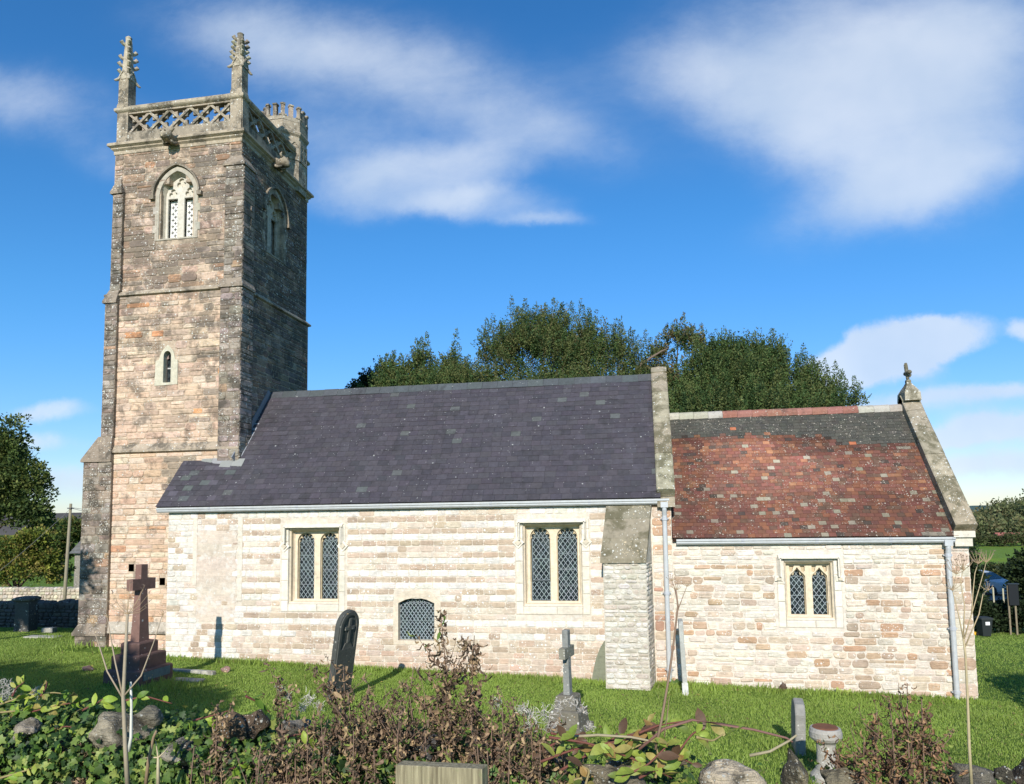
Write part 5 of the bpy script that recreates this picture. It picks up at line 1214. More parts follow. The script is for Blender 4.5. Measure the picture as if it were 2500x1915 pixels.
def rubble_wall(name, x0, x1, Y, ztop, zb_, col, label, seed, sz=.24, lump=.08, mat=None):
    random.seed(seed); m = MB(); x = x0; th = .35
    m.box((x0, Y, zb_-.3), (x1, Y+th, ztop-.06), tuple(v*.6 for v in col))
    z = zb_-.1
    while z < ztop-.1:
        h = random.uniform(.10, .17); x = x0
        while x < x1:
            w_ = random.uniform(.6, 1.4)*sz; stone(m, TS(Y), x+.01, min(x+w_, x1)-.01, z+.008, z+h-.008, random.uniform(.02, .05), jit(col, .2), .35, .01); x += w_
        z += h
    x = x0
    while x < x1:
        w_ = random.uniform(.7, 1.3)*sz; h = lump*random.uniform(.6, 1.6)
        m.loft([[(x+.005, Y-.03, ztop-.08), (x+w_-.005, Y-.03, ztop-.08), (x+w_-.005, Y+th+.03, ztop-.08), (x+.005, Y+th+.03, ztop-.08)], [(x+.01, Y-.03, ztop-.08+h*.6), (x+w_-.01, Y-.03, ztop-.08+h*.5), (x+w_-.01, Y+th, ztop-.08+h*.5), (x+.01, Y+th, ztop-.08+h*.6)], [(x+w_*.2, Y+.04, ztop-.06+h), (x+w_*.8, Y+.04, ztop-.06+h*.9), (x+w_*.8, Y+th-.05, ztop-.06+h*.9), (x+w_*.2, Y+th-.05, ztop-.06+h)]], jit(col, .2)); x += w_
    return build(m, name, mat or M_GREYST, org=((x0+x1)/2, Y, zb_), label=label, cat='stone wall')
za, zc = at(100, 1472, 21.6)[2], at(100, 1435, 27.5)[2]
rubble_wall('stone_wall', -28, -15.2, 21.6, za, -.15, (.10, .095, .085), 'low shade-darkened dry-stone wall with jagged top across the grass at the far left', 5, lump=.12, mat=M_SHADYST)  # shade also put into the wall's dark stone colour
rubble_wall('stone_wall', -36, -19, 27.5, zc, -.5, (.52, .46, .35), 'pale sunlit rubble wall beyond the dark jagged one, below the tree', 6, .2, .05, mat=M_SHADYST)
p = at(62, 1545, 20.6); zt = at(62, 1458, 20.6)[2]
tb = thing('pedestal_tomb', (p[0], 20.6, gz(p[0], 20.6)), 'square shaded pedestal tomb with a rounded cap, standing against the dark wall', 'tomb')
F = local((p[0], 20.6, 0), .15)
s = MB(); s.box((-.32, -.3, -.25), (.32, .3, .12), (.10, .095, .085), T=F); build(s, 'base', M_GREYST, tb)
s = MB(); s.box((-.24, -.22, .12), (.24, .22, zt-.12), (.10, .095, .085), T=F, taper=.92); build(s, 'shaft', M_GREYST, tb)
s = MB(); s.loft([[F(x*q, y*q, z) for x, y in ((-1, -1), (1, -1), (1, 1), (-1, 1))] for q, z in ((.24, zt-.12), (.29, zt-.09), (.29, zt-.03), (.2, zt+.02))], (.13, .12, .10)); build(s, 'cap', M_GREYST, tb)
# house beyond
hx0, hx1, hy0, hy1 = at(171, 1350, 44)[0], -25.0, 44.0, 50.0; ze = at(175, 1350, 44)[2]; zr = at(172+60, 1262, 47)[2]
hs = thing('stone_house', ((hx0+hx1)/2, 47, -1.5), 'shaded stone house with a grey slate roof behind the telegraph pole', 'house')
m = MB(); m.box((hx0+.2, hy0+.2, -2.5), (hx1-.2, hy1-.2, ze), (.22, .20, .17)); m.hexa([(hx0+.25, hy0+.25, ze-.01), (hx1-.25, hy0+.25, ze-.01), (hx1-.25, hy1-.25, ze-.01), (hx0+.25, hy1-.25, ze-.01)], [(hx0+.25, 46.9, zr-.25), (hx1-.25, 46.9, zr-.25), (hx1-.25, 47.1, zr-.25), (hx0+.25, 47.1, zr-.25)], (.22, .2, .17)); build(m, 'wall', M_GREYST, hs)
m = MB()
for ya, yb_ in ((hy0-.1, 47.0), (hy1+.1, 47.0)):
    S_ = Slope(ya, ze-.08, yb_, zr)
    if ya < 47: random.seed(3); lay(m, S_, 12, lambda q: (hx0, hx1), (.4, .6), .03, lambda u, t, i: jit((.14, .135, .13), .12), .01)
    else: m.hexa([S_.T(hx0, 0, -.05), S_.T(hx1, 0, -.05), S_.T(hx1, S_.L, -.05), S_.T(hx0, S_.L, -.05)], [S_.T(hx0, 0, 0), S_.T(hx1, 0, 0), S_.T(hx1, S_.L, 0), S_.T(hx0, S_.L, 0)], (.14, .13, .13))
build(m, 'roof', M_SLATE, hs)
m = MB(); m.box((hx0+1.0, hy0+.12, ze-1.3), (hx0+1.7, hy0+.19, ze-.45), (.03, .03, .035)); wo = build(m, 'window', M_PLAIN, hs)
m = MB(); m.box((hx0+.95, hy0+.08, ze-1.38), (hx0+1.75, hy0+.16, ze-1.3), (.3, .28, .24)); build(m, 'sill', M_GREYST, wo)
# hills
def ridge(name, pts, depth, col, mat, zb_=-7, seed=0):  # crest given as px, py, distance
    r = np.random.default_rng(seed); cr = np.array([at(*p) for p in pts]); n = 90; t_ = np.linspace(0, 1, n); xi = np.linspace(0, 1, len(cr))
    c = np.stack([np.interp(t_, xi, cr[:, k]) for k in range(3)], -1); c[:, 2] += np.convolve(r.normal(0, 1, n+8), np.ones(9)/9, 'valid')*.006*depth
    rows = []
    for q in np.linspace(-1, 1, 15):
        w_ = math.cos(q*math.pi/2)**1.3 if abs(q) < 1 else 0
        rows.append(np.stack([c[:, 0], c[:, 1]+q*depth, zb_+(c[:, 2]-zb_)*w_], -1))
    v = np.concatenate(rows); i = np.arange(15*n).reshape(15, n); q = np.stack([i[:-1, :-1], i[:-1, 1:], i[1:, 1:], i[1:, :-1]], -1).reshape(-1, 4)
    return tag(link(name, mesh_np(name, v, q, np.tile(col, (len(q), 1)), True), mat), kind='structure')
M_HILL = simple_mat('hill_cover', rough=1, spec=0, var=.5, scale=.05)
ridge('hill', [(-1200, 1215, 420), (-300, 1240, 420), (90, 1252, 420), (200, 1252, 420), (420, 1262, 420), (900, 1290, 420), (1300, 1320, 420)], 130, (.115, .105, .095), M_HILL, seed=1)  # dark grey-brown paints woodland lying in shadow
ridge('distant_hill', [(2000, 1246, 1500), (2300, 1240, 1500), (2375, 1236, 1500), (2400, 1235, 1500), (2450, 1242, 1500), (2900, 1225, 1500), (3600, 1200, 1500)], 500, (.10, .15, .13), M_HILL, seed=2)  # blue-green tone puts distance haze into the hill colour
ridge('wooded_hill', [(1900, 1330, 380), (2300, 1290, 380), (2380, 1268, 380), (2440, 1244, 380), (2600, 1205, 380), (3200, 1190, 380)], 120, (.06, .07, .03), M_HILL, seed=3)

# ------------------------------------------------------------------ right side beyond the chancel
r = np.random.default_rng(5); bl = []
for k in range(150):
    Yw = r.uniform(235, 330); px = r.uniform(2290, 2640); top = np.interp(px, [2290, 2380, 2440, 2520, 2640], [1285, 1262, 1238, 1222, 1205]); lo_ = 1318
    py = top+(lo_-top)*r.random()**.8*(1-(Yw-235)/95*.5)+8; bl.append(pblob(px, py, r.uniform(10, 22), r.uniform(10, 18), Yw))
wc = [(.12, .14, .055), (.15, .15, .065), (.10, .12, .05), (.17, .15, .07), (.10, .12, .055), (.14, .155, .07)]
mk('wood', spray_crown(bl, 5200, 7, 2.4, .9, wc, 6, .3, spread=.4), M_FOL, org=(110, 280, -4), label='far autumn wood covering the hillside to the right of the chancel', cat='wood', kind='stuff')
bl = [pblob(px, 1322+r.uniform(-3, 3), 12, 9, 205+r.uniform(-3, 3)) for px in range(2340, 2560, 12)]
mk('field_hedge', spray_crown(bl, 900, 7, .9, .5, [(.06, .08, .025), (.08, .08, .035)], 8, .3, spread=.4), M_FOL, org=(95, 205, -5), label='low dark hedge along the far edge of the sunlit field', cat='hedge')
p = at(2464, 1310, 232); m = MB(); m.box((p[0]-3.2, 230, -5.6), (p[0]+3.2, 236, p[2]-1.0), (.3, .14, .11)); m.hexa([(p[0]-3.5, 229.6, p[2]-1.0), (p[0]+3.5, 229.6, p[2]-1), (p[0]+3.5, 236.4, p[2]-1), (p[0]-3.5, 236.4, p[2]-1)], [(p[0]-3.4, 232.9, p[2]+1.1), (p[0]+3.4, 232.9, p[2]+1.1), (p[0]+3.4, 233.1, p[2]+1.1), (p[0]-3.4, 233.1, p[2]+1.1)], (.34, .12, .10))
build(m, 'farm_building', M_PLAIN, org=(p[0], 233, -5.5), label='small red-roofed farm building among the far trees', cat='barn')
DK = [(.024, .04, .016), (.034, .055, .02), (.018, .03, .012), (.045, .065, .022)]
def bush(name, label, bs, n, k, L, leaf, cols, seed, px, Y, cat_='shrub', up=.4, spread=.35):
    base = gbase(px, Y); t = thing(name, base, label, cat_)
    mk('crown', spray_crown([pblob(*b) for b in bs], n, k, L, leaf, cols, seed, up, spread=spread), M_FOL, t); limbs(t, base, [pblob(*b)[0] for b in bs[:3]], .08, seed); return t
bush('laurel_bush', 'big dark bush at the right edge of the picture, above the notice board', [(2530, 1410, 34, 50, 44), (2500, 1450, 14, 24, 44), (2585, 1380, 50, 70, 44), (2560, 1470, 50, 40, 44)], 900, 22, .5, .2, DK, 21, 2530, 44)
bush('roadside_hedge', 'dark hedge with paler leaves for sunlit tips crossing behind the parked car', [(2385, 1432, 22, 26, 58), (2420, 1412, 30, 16, 58), (2455, 1408, 30, 16, 58), (2490, 1405, 30, 20, 58), (2360, 1440, 26, 34, 58), (2430, 1430, 60, 20, 58), (2520, 1405, 30, 30, 58)], 1100, 20, .35, .2, DK+[(.09, .10, .035)], 22, 2430, 58, 'hedge')  # the paler green mixed in paints sunlit leaf tips
bush('churchyard_hedge', 'low hedge coloured near-black for its shade at the end of the sunlit grass', [(2400, 1520, 30, 24, 31), (2440, 1515, 26, 28, 31), (2480, 1518, 28, 30, 31), (2520, 1515, 34, 34, 31), (2370, 1510, 24, 34, 31), (2560, 1505, 40, 40, 31)], 1100, 20, .3, .12, DK[:3], 23, 2450, 31, 'hedge')  # hedge shade is painted into these near-black leaf colours
bush('dark_shrub', 'dark upright shrub just past the chancel corner, beside the bin', [(2366, 1400, 14, 60, 36), (2372, 1450, 16, 50, 36), (2352, 1440, 24, 70, 36)], 500, 20, .35, .14, DK, 24, 2362, 36)
# fence posts by the road
for k, (px, py, pt_) in enumerate(((2403, 1432, 1468), (2426, 1434, 1466), (2450, 1437, 1468))):
    Yf = 42; a, b_ = at(px, pt_, Yf), at(px-1, py, Yf); m = MB(); m.box((a[0]-.035, Yf-.035, a[2]-.2), (a[0]+.035, Yf+.035, b_[2]), (.40, .36, .26), taper=.9)
    build(m, 'fence_post', M_BARK, org=tuple(a), label=['pale wooden post left of the parked car, first of three', 'pale wooden post in front of the parked car, middle of three', 'pale wooden post by the car headlight, last of three'][k], cat='fence post', group='fence posts by the road')
# parked car
Yk = 49; pc = at(2432, 1452, Yk); zg = pc[2]
car = thing('parked_car', (pc[0], Yk, zg), 'silver-blue hatchback parked nose towards the right in front of the dark hedge', 'car')
F = local((pc[0]-.35, Yk+.9, zg), math.radians(-58)); sc_ = .92
def fx_(x, y, z): return F(x*sc_, y*sc_, z*sc_)
prof = [(-1.95, .25), (-1.98, .6), (-1.9, .95), (-1.75, 1.38), (-1.3, 1.5), (-.2, 1.5), (.25, 1.42), (.95, .98), (1.75, .85), (1.95, .68), (1.98, .3), (1.6, .2), (-1.6, .2)]
m = MB(); rings = []
for y, k1_, dz in ((-.86, .90, -.02), (-.84, .97, 0), (-.6, 1, .02), (0, 1, .03), (.6, 1, .02), (.84, .97, 0), (.86, .9, -.02)):
    rings.append([fx_(x*k1_, y*(1 if z < 1.0 else 1-.32*(z-1.0)/.5*1.0), z+dz*(z > .8)) for x, z in prof])
m.loft(rings, (.42, .46, .50)); build(m, 'body', M_PAINT, car, smooth=False)
def pane(pts, nm='window'):
    m = MB(); m.face([fx_(*q) for q in pts], (.02, .03, .04)); build(m, nm, M_GLASS, car)
pane([(.33, -.62, 1.41), (.98, -.72, 1.04), (.98, .72, 1.04), (.33, .62, 1.41)], 'windscreen')
for s_ in (-1, 1):
    q = [(-1.5, s_*.885, 1.02), (.75, s_*.885, 1.02), (.2, s_*.70, 1.4), (-1.35, s_*.70, 1.42)]; pane(q if s_ < 0 else q[::-1], 'side_window')
    m = MB(); m.tube([fx_(1.86, s_*.66, .66), fx_(1.99, s_*.66, .64)], [.13*sc_, .10*sc_], 10, (.8, .82, .85)); build(m, 'headlight', M_PAINT, car)
    for x in (-1.2, 1.25):
        m = MB(); m.tube([fx_(x, s_*.70, .31), fx_(x, s_*.90, .31)], .31*sc_, 16, (.02, .02, .02)); wh = build(m, 'wheel', M_PLAIN, car)
        m = MB(); m.tube([fx_(x, s_*.89, .31), fx_(x, s_*.915, .31)], .19*sc_, 12, (.4, .42, .45)); build(m, 'hub', M_PAINT, wh)
m = MB(); m.box((1.94, -.4, .32), (2.0, .4, .42), (.7, .7, .65), T=fx_); build(m, 'number_plate', M_PAINT, car)
m = MB(); m.box((1.93, -.5, .55), (1.985, .5, .68), (.03, .03, .03), T=fx_); build(m, 'grille', M_PLAIN, car)
# road strip under the car
v, q, c = grid(12, 60, 46, 54, 40, 8, lambda X, Y: np.maximum(land(X, Y), zg-.06-.0*X)+.05, (.16, .155, .15)); tag(link('road', mesh_np('road', v, q, c, True), M_PLAIN), kind='structure')
# bin, yellow sack, notice board
Yb_ = 29.5; p = at(2404, 1556, Yb_); zt = at(2404, 1506, Yb_)[2]; F = local((p[0], Yb_, p[2]), .2); hb_ = zt-p[2]
bn = thing('wheelie_bin', p, 'black wheeled rubbish bin with a white label in the shade near the hedge', 'wheelie bin')
m = MB(); m.loft([[F(x*k_, y*k_, z) for x, y in ((-1, -1), (1, -1), (1, 1), (-1, 1))] for k_, z in ((.15, .06), (.2, hb_*.85), (.215, hb_*.86), (.215, hb_*.9))], (.02, .025, .025)); build(m, 'body', M_PLAIN, bn)
m = MB(); m.loft([[F(x*k_, y*k_-dy, z) for x, y in ((-1, -1), (1, -1), (1, 1), (-1, 1))] for k_, z, dy in ((.225, hb_*.9, 0), (.225, hb_*.95, 0), (.16, hb_, 0))], (.03, .035, .035)); build(m, 'lid', M_PLAIN, bn)
for s_ in (-1, 1): m = MB(); m.tube([F(s_*.14, .17, .07), F(s_*.19, .17, .07)], .07, 10, (.015, .015, .015)); build(m, 'wheel', M_PLAIN, bn)
m = MB(); m.box((-.07, -.205, hb_*.62), (.09, -.2, hb_*.78), (.75, .76, .74), T=F); build(m, 'label', M_PLAIN, bn)
p = at(2383, 1558, 29.8); m = MB(); rock(m, (p[0], 29.8, p[2]+.14), .22, (1, .9, .75), 77, (.65, .36, .02), 3, .1); build(m, 'sack', M_PLAIN, org=tuple(p), label='bright yellow sack on the ground left of the bin', cat='sack', smooth=True)
Yn_ = 30.2; a, b_, g_ = at(2460, 1427, Yn_), at(2484, 1478, Yn_), at(2470, 1550, Yn_)
nb = thing('notice_board', g_, 'dark blue-black notice board on two wooden posts, at the right edge', 'notice board')
m = MB(); m.box((a[0], Yn_-.04, b_[2]), (b_[0]+.05, Yn_+.02, a[2]), (.005, .007, .010)); m.box((a[0]-.03, Yn_-.07, a[2]), (b_[0]+.08, Yn_+.05, a[2]+.04), (.02, .03, .04)); build(m, 'board', M_PLAIN, nb)
for px in (2464, 2480): q_ = at(px, 1478, Yn_); m = MB(); m.box((q_[0]-.03, Yn_-.02+.041, g_[2]-.2), (q_[0]+.03, Yn_+.04+.041, a[2]-.02), (.22, .18, .12)); build(m, 'post', M_BARK, nb)
# trees outside the picture whose shade falls on the turf
tree('broadleaf_tree', 'spreading tree beyond the left edge of the picture, shading the dark wall', 'tree', [((-24, 10, 6.5), (3, 1.2, .75)), ((-20, 10, 6.5), (3, 1.2, .7)), ((-17.2, 10, 6.5), (1.4, 1.1, .65)), ((-28, 10, 6.8), (3, 1.5, 1.2))], 3800, 16, .4, .22, GRN, 131, .1, (-21, 10, .2), None, spread=.4, shell=.95)
tr = tree('broadleaf_tree', 'tall tree standing in the road verge to the left of the viewer', 'tree', [((-11.3, -3.2, 8.15), (2.4, 1.3, .65)), ((-14.5, -3.0, 8.1), (2.6, 1.4, .7)), ((-8.8, -3.3, 7.75), (1.3, .8, .35)), ((-17.5, -3, 8.2), (2.5, 1.4, .7))], 1900, 16, .6, .22, GRN, 130, .2, (-13, -3.4, 1.5), None, spread=.4, shell=.9)
bush('holly_bush', 'dark holly growing beyond the right edge of the picture', [(3050, 1560, 160, 160, 13.6), (2900, 1640, 60, 80, 13.6)], 500, 20, .3, .1, DK, 25, 3000, 13.6)
# ------------------------------------------------------------------ foreground: tumbled wall, ivy, dead stems
def ztop(x): return float(np.interp(x, [-6, -4.3, -3, -2.2, -1, 0, .6, 1.2, 2.2, 4], [2.30, 2.30, 2.26, 2.22, 2.22, 2.16, 2.08, 2.10, 2.10, 2.1]))
random.seed(301)
wl = thing('tumbled_wall', (-.8, 4.2, 1.5), 'low tumbled stone wall along the bottom of the picture, half buried in ivy and dead plants', 'stone wall')
m = MB(); xs = np.linspace(-6.5, 4.5, 160)
rings = []
for i, x in enumerate(xs):
    z = ztop(x)-.12+.03*math.sin(x*5)+.02*math.sin(x*13+1)
    rings.append([(x, 3.82, 1.3), (x, 3.88+.02*math.sin(x*9), 1.9), (x, 3.97, z-.06), (x, 4.1, z+.02*math.sin(x*17)), (x, 4.35, z), (x, 4.5, z-.12), (x, 4.6, .2), (x, 4.2, .1)])
m.loft(rings, (.07, .06, .04)); build(m, 'wall_core', M_ROCK, wl, smooth=True)
k = 0
for x in np.arange(-5.6, 4.2, .27):                # courses of field stones in the face
    for z in (1.62, 1.8, 1.98):
        m = MB(); rock(m, (x+random.uniform(-.05, .05), 3.93, z+random.uniform(-.03, .03)), random.uniform(.12, .16), (1.1, .6, .62), k, jit((.20, .18, .14), .25), 2, .2); k += 1
        if k % 3 == 0: build(m, 'stone', M_ROCK, wl, smooth=True)
def cope(px, py, rx, ry, Y, col, seed, dz=0, rough=.26):
    c = at(px, py, Y); s = Y/FPX; m = MB(); rx, ry = rx*.84, ry*.82; c = c-np.array([0, 0, 6*s]); rock(m, c, 1, (rx*s, (rx+ry)/2*s*1.1, ry*s), seed, tuple(v*.9 for v in col), 5, rough); return build(m, 'coping_stone', M_ROCK, wl, smooth=True)
cope(62, 1775, 48, 38, 3.9, (.40, .36, .31), 1); cope(300, 1775, 92, 72, 4.0, (.36, .33, .27), 12); cope(365, 1745, 60, 34, 4.1, (.2, .19, .16), 13)
cope(440, 1830, 78, 52, 3.9, (.30, .28, .24), 4); cope(565, 1782, 52, 58, 4.05, (.17, .12, .08), 15); cope(612, 1765, 52, 50, 4.15, (.14, .105, .08), 6)
cope(715, 1770, 55, 32, 4.2, (.26, .25, .23), 7); cope(790, 1850, 62, 60, 4.0, (.20, .18, .15), 8); cope(1040, 1815, 50, 42, 4.0, (.10, .10, .11), 9)
cope(1660, 1850, 22, 20, 3.9, (.34, .28, .22), 10); cope(1790, 1892, 92, 50, 3.9, (.52, .46, .38), 11); cope(1938, 1880, 38, 56, 4.1, (.30, .27, .2), 22)
cope(1500, 1900, 90, 50, 3.8, (.2, .18, .14), 23); cope(2372, 1900, 78, 34, 4.1, (.16, .15, .13), 24); cope(2450, 1885, 22, 26, 4.1, (.15, .14, .12), 25); cope(2505, 1895, 32, 54, 4.1, (.13, .10, .085), 26)
cope(2060, 1905, 60, 36, 4.1, (.22, .2, .15), 27); cope(2220, 1915, 80, 34, 4.1, (.2, .18, .14), 28); cope(1350, 1850, 50, 44, 4.1, (.2, .18, .15), 29)

# leaf shapes (x across, y along, z out of the face)
def tmpl_fan(rim, centre): V = np.array([centre]+rim, float); n = len(rim); return V, np.array([(0, i+1, (i+1) % n+1) for i in range(n)])
IVY = tmpl_fan([(0, 0, 0), (.22, -.10, -.02), (.50, .02, -.07), (.34, .28, .0), (.46, .55, -.06), (.18, .60, .0), (0, 1, -.08), (-.18, .60, 0), (-.46, .55, -.06), (-.34, .28, 0), (-.50, .02, -.07), (-.22, -.10, -.02)], (0, .32, .05))
def strip(nl, wf, curl, fold, jitter=0, seed=0, twist=0):
    r = np.random.default_rng(seed); V = []; 
    for i in range(nl+1):
        t = i/nl; w_ = wf(t); a = curl*t; y = math.sin(a)/curl if abs(curl) > 1e-3 else t; z = (1-math.cos(a))/curl if abs(curl) > 1e-3 else 0
        tw_ = twist*t
        for s in (-1, 0, 1): V.append((s*w_*math.cos(tw_), y, -z+abs(s)*w_*fold+s*w_*math.sin(tw_)))
    V = np.array(V)+r.normal(0, jitter, (len(V), 3)); F_ = []
    for i in range(nl):
        for s in (0, 1): a = i*3+s; F_ += [(a, a+1, a+4), (a, a+4, a+3)]
    return V, np.array(F_)
LEAF = [strip(5, lambda t: .25*math.sin(math.pi*min(1, t*.93+.05))**.8, c, f, .006, i) for i, (c, f) in enumerate(((.5, .25), (1.0, .15), (-.4, .3), (.8, .5)))]
DEAD = [strip(5, lambda t: .125*math.sin(math.pi*min(1, t*.9+.08))**.7, c, f, .035, i+9, tw) for i, (c, f, tw) in enumerate(((2.4, .9, 2), (3.4, .7, 3.4), (-2.2, 1.1, -2.4), (4.4, .6, 1.5), (1.2, 1.3, 4)))]
def frames(d, up, r):
    d = d/np.linalg.norm(d, axis=1)[:, None]; x = np.cross(d, up); x /= (np.linalg.norm(x, axis=1)[:, None]+1e-9); z = np.cross(x, d); return x, d, z
def scatter(tm, P, D_, U, S, C, r, cj=.1):
    tms = tm if isinstance(tm, list) else [tm]; out = []; idx = r.integers(0, len(tms), len(P)); x, y, z = frames(D_, U, r)
    for k, (V, F_) in enumerate(tms):
        s = idx == k
        if not s.any(): continue
        n = s.sum(); W = (x[s][:, None]*V[None, :, 0:1]+y[s][:, None]*V[None, :, 1:2]+z[s][:, None]*V[None, :, 2:3])*S[s][:, None, None]+P[s][:, None]
        ff = F_[None]+(np.arange(n)*len(V))[:, None, None]
        c = np.repeat(C[s], len(F_), 0)*(1+r.normal(0, cj, (n*len(F_), 1))); out.append((W.reshape(-1, 3), ff.reshape(-1, 3), np.clip(c, 0, 1)))
    return cat(out)
r = np.random.default_rng(77)
def surf(n, xr, r):                                # points over the wall's face and top
    x = r.uniform(*xr, n); t = r.random(n); zt = np.array([ztop(a) for a in x])
    y = np.where(t < .6, 3.86+.04*r.random(n), 3.9+.65*r.random(n)); z = np.where(t < .6, 1.75+(zt-1.72)*r.random(n), zt-.06+.07*r.random(n))
    nrm = np.where((t < .6)[:, None], np.array([0, -1, .35]), np.array([0, -.5, 1.0])); return np.stack([x, y, z], -1), nrm
def pick(cols, n, r, var=.25): c = np.array(cols)[r.integers(0, len(cols), n)]; return c*(1-var+2*var*r.random((n, 1)))
IVC = [(.02, .045, .012), (.045, .09, .018), (.075, .135, .022), (.085, .16, .03), (.028, .06, .016), (.14, .22, .045), (.05, .10, .03), (.20, .27, .06), (.10, .15, .03), (.26, .30, .07)]
def ivy_patch(n, xr, label, seed, colors=IVC, sc=(.022, .062)):
    r = np.random.default_rng(seed); P, N = surf(n, xr, r); dens = np.sin(P[:, 0]*4.1+seed)+np.sin(P[:, 2]*17+P[:, 0]*3)+r.normal(0, .8, n); k = dens > -1.0; P, N = P[k], N[k]; n = len(P)
    P = P+N*(r.random((n, 1))*.09); Dd = np.stack([r.normal(0, .8, n), r.normal(0, .3, n)-.2, r.normal(-.5, .6, n)], -1); U = N+r.normal(0, .45, (n, 3))
    return mk('ivy', scatter(IVY, P, Dd, U, r.uniform(*sc, n), pick(colors, n, r), r), M_LEAF, org=((xr[0]+xr[1])/2, 4.1, 1.8), label=label, cat='ivy', kind='stuff')
ivy_patch(8000, (-5.4, -2.2), 'glossy green ivy spreading over the left part of the tumbled wall', 31)
ivy_patch(4500, (-2.3, .2), 'sparse ivy showing between the dead stems in the middle of the wall', 32, IVC[:6]+[(.24, .26, .06)])
ivy_patch(1800, (.2, 3.2), 'thin ivy and small weeds on the right part of the tumbled wall', 33, [(.05, .11, .03), (.08, .15, .03), (.14, .17, .05)], (.02, .04))
# creepers with large yellow-green leaves
YG = [(.24, .34, .04), (.32, .40, .06), (.18, .29, .035), (.13, .23, .03), (.38, .38, .09), (.27, .22, .06)]
YR = [(.24, .30, .05), (.32, .35, .07), (.20, .27, .045), (.34, .21, .07), (.13, .075, .045), (.26, .33, .055), (.36, .30, .09), (.16, .22, .04)]
def creeper(label, sprays, cols, seed, leafsz=(.07, .11), nl=11, Y=3.85):
    r = np.random.default_rng(seed); o = at(sprays[0][0][0], sprays[0][0][1], Y); t = thing('creeper', o, label, 'creeper'); data = []
    for pts in sprays:
        y0 = Y+r.uniform(-.15, .2); W = np.array([at(a, b, y0+.05*q) for q, (a, b) in enumerate(pts)]); n = 14; u = np.linspace(0, len(W)-1, n)
        C_ = np.stack([np.interp(u, np.arange(len(W)), W[:, q]) for q in range(3)], -1); C_[1:-1] = (C_[:-2]+C_[1:-1]*2+C_[2:])/4
        m = MB(); m.tube(C_, list(np.linspace(.007, .003, n)), 5, (.16, .06, .045) if r.random() < .6 else (.28, .22, .10)); build(m, 'stem', M_STEM, t, smooth=True)
        k = max(3, int(nl*np.linalg.norm(C_[-1]-C_[0])/.45)); i = r.integers(1, n, k); P = C_[i]+r.normal(0, .006, (k, 3)); tg = C_[i]-C_[i-1]; tg /= np.linalg.norm(tg, axis=1)[:, None]
        D_ = tg*.5+np.stack([r.normal(0, .8, k), r.normal(-.3, .3, k), r.normal(.0, .6, k)], -1); U = np.stack([r.normal(0, .4, k), r.normal(-.8, .4, k), r.uniform(.2, 1, k)], -1)
        data.append(scatter(LEAF, P, D_, U, r.uniform(*leafsz, k), pick(cols, k, r, .2), r, .06))
    mk('leaves', cat(data), M_LEAF, t, smooth=True); return t
creeper('yellow-green leafy creeper trailing over the left end of the wall', [[(0, 1720), (60, 1700), (130, 1690), (190, 1700)], [(0, 1760), (70, 1740), (150, 1720), (230, 1710)], [(10, 1800), (90, 1790), (170, 1770), (200, 1800)], [(30, 1850), (60, 1800), (80, 1830)], [(0, 1900), (70, 1880), (130, 1840)], [(100, 1700), (112, 1680), (115, 1665)], [(30, 1700), (40, 1680), (60, 1665)], [(110, 1860), (170, 1830), (230, 1850)], [(140, 1905), (190, 1880), (240, 1860)], [(200, 1735), (240, 1715), (262, 1700)], [(0, 1740), (50, 1735), (100, 1750)]], YG, 41, (.035, .085), nl=24)
creeper('pale green creeper leaves by the grey stone left of the dead plants', [[(700, 1800), (745, 1790), (790, 1810)], [(690, 1850), (730, 1830), (770, 1790)], [(560, 1880), (600, 1860), (640, 1870)], [(600, 1700), (625, 1712), (660, 1740)], [(300, 1712), (355, 1700), (420, 1718)], [(470, 1760), (510, 1750), (560, 1735)]], YG[:4], 42, (.05, .09), 8)
creeper('yellowing creeper with curled brown-edged leaves right of the dead plants', [[(1330, 1830), (1380, 1800), (1430, 1790)], [(1370, 1880), (1440, 1840), (1500, 1800), (1560, 1790)], [(1480, 1860), (1540, 1830), (1600, 1800)], [(1400, 1905), (1470, 1890), (1560, 1850), (1640, 1840)], [(1500, 1905), (1580, 1870), (1650, 1800)], [(1560, 1790), (1610, 1770), (1680, 1760)], [(1620, 1880), (1660, 1850), (1700, 1870)], [(1345, 1790), (1380, 1800), (1400, 1830)], [(1600, 1900), (1610, 1850), (1590, 1790)], [(1430, 1915), (1440, 1880), (1400, 1860)], [(1700, 1800), (1740, 1810), (1770, 1790)], [(1530, 1800), (1560, 1790), (1590, 1800)], [(1320, 1860), (1400, 1830), (1480, 1815), (1560, 1800)], [(1450, 1915), (1520, 1860), (1560, 1790), (1600, 1740)], [(1380, 1915), (1500, 1880), (1620, 1880)], [(1340, 1800), (1440, 1815), (1540, 1850), (1640, 1900)], [(1560, 1900), (1640, 1860), (1690, 1790), (1720, 1780)]], YR, 43, (.04, .11), 13, 3.7)
for s in ([(1560, 1830), (1620, 1780), (1690, 1758), (1760, 1768), (1840, 1782), (1920, 1802), (1935, 1812)], [(1830, 1845), (1880, 1835), (1925, 1810), (1945, 1795)], [(1380, 1800), (1460, 1795), (1540, 1800), (1640, 1820)]):
    m = MB(); W = [at(a, b, 3.75) for a, b in s]; m.tube(W, list(np.linspace(.008, .005, len(W))), 6, (.19, .10, .08) if s[0][0] == 1560 else (.32, .27, .17))
    build(m, 'bramble_stem', M_STEM, org=tuple(W[0]), smooth=True, cat='stem', label={1560: 'long purplish bramble stem arching to the right over the grass', 1830: 'short straw-coloured stem crossing below the near headstone', 1380: 'thin trailing stem lying along the yellowing creeper'}[s[0][0]])
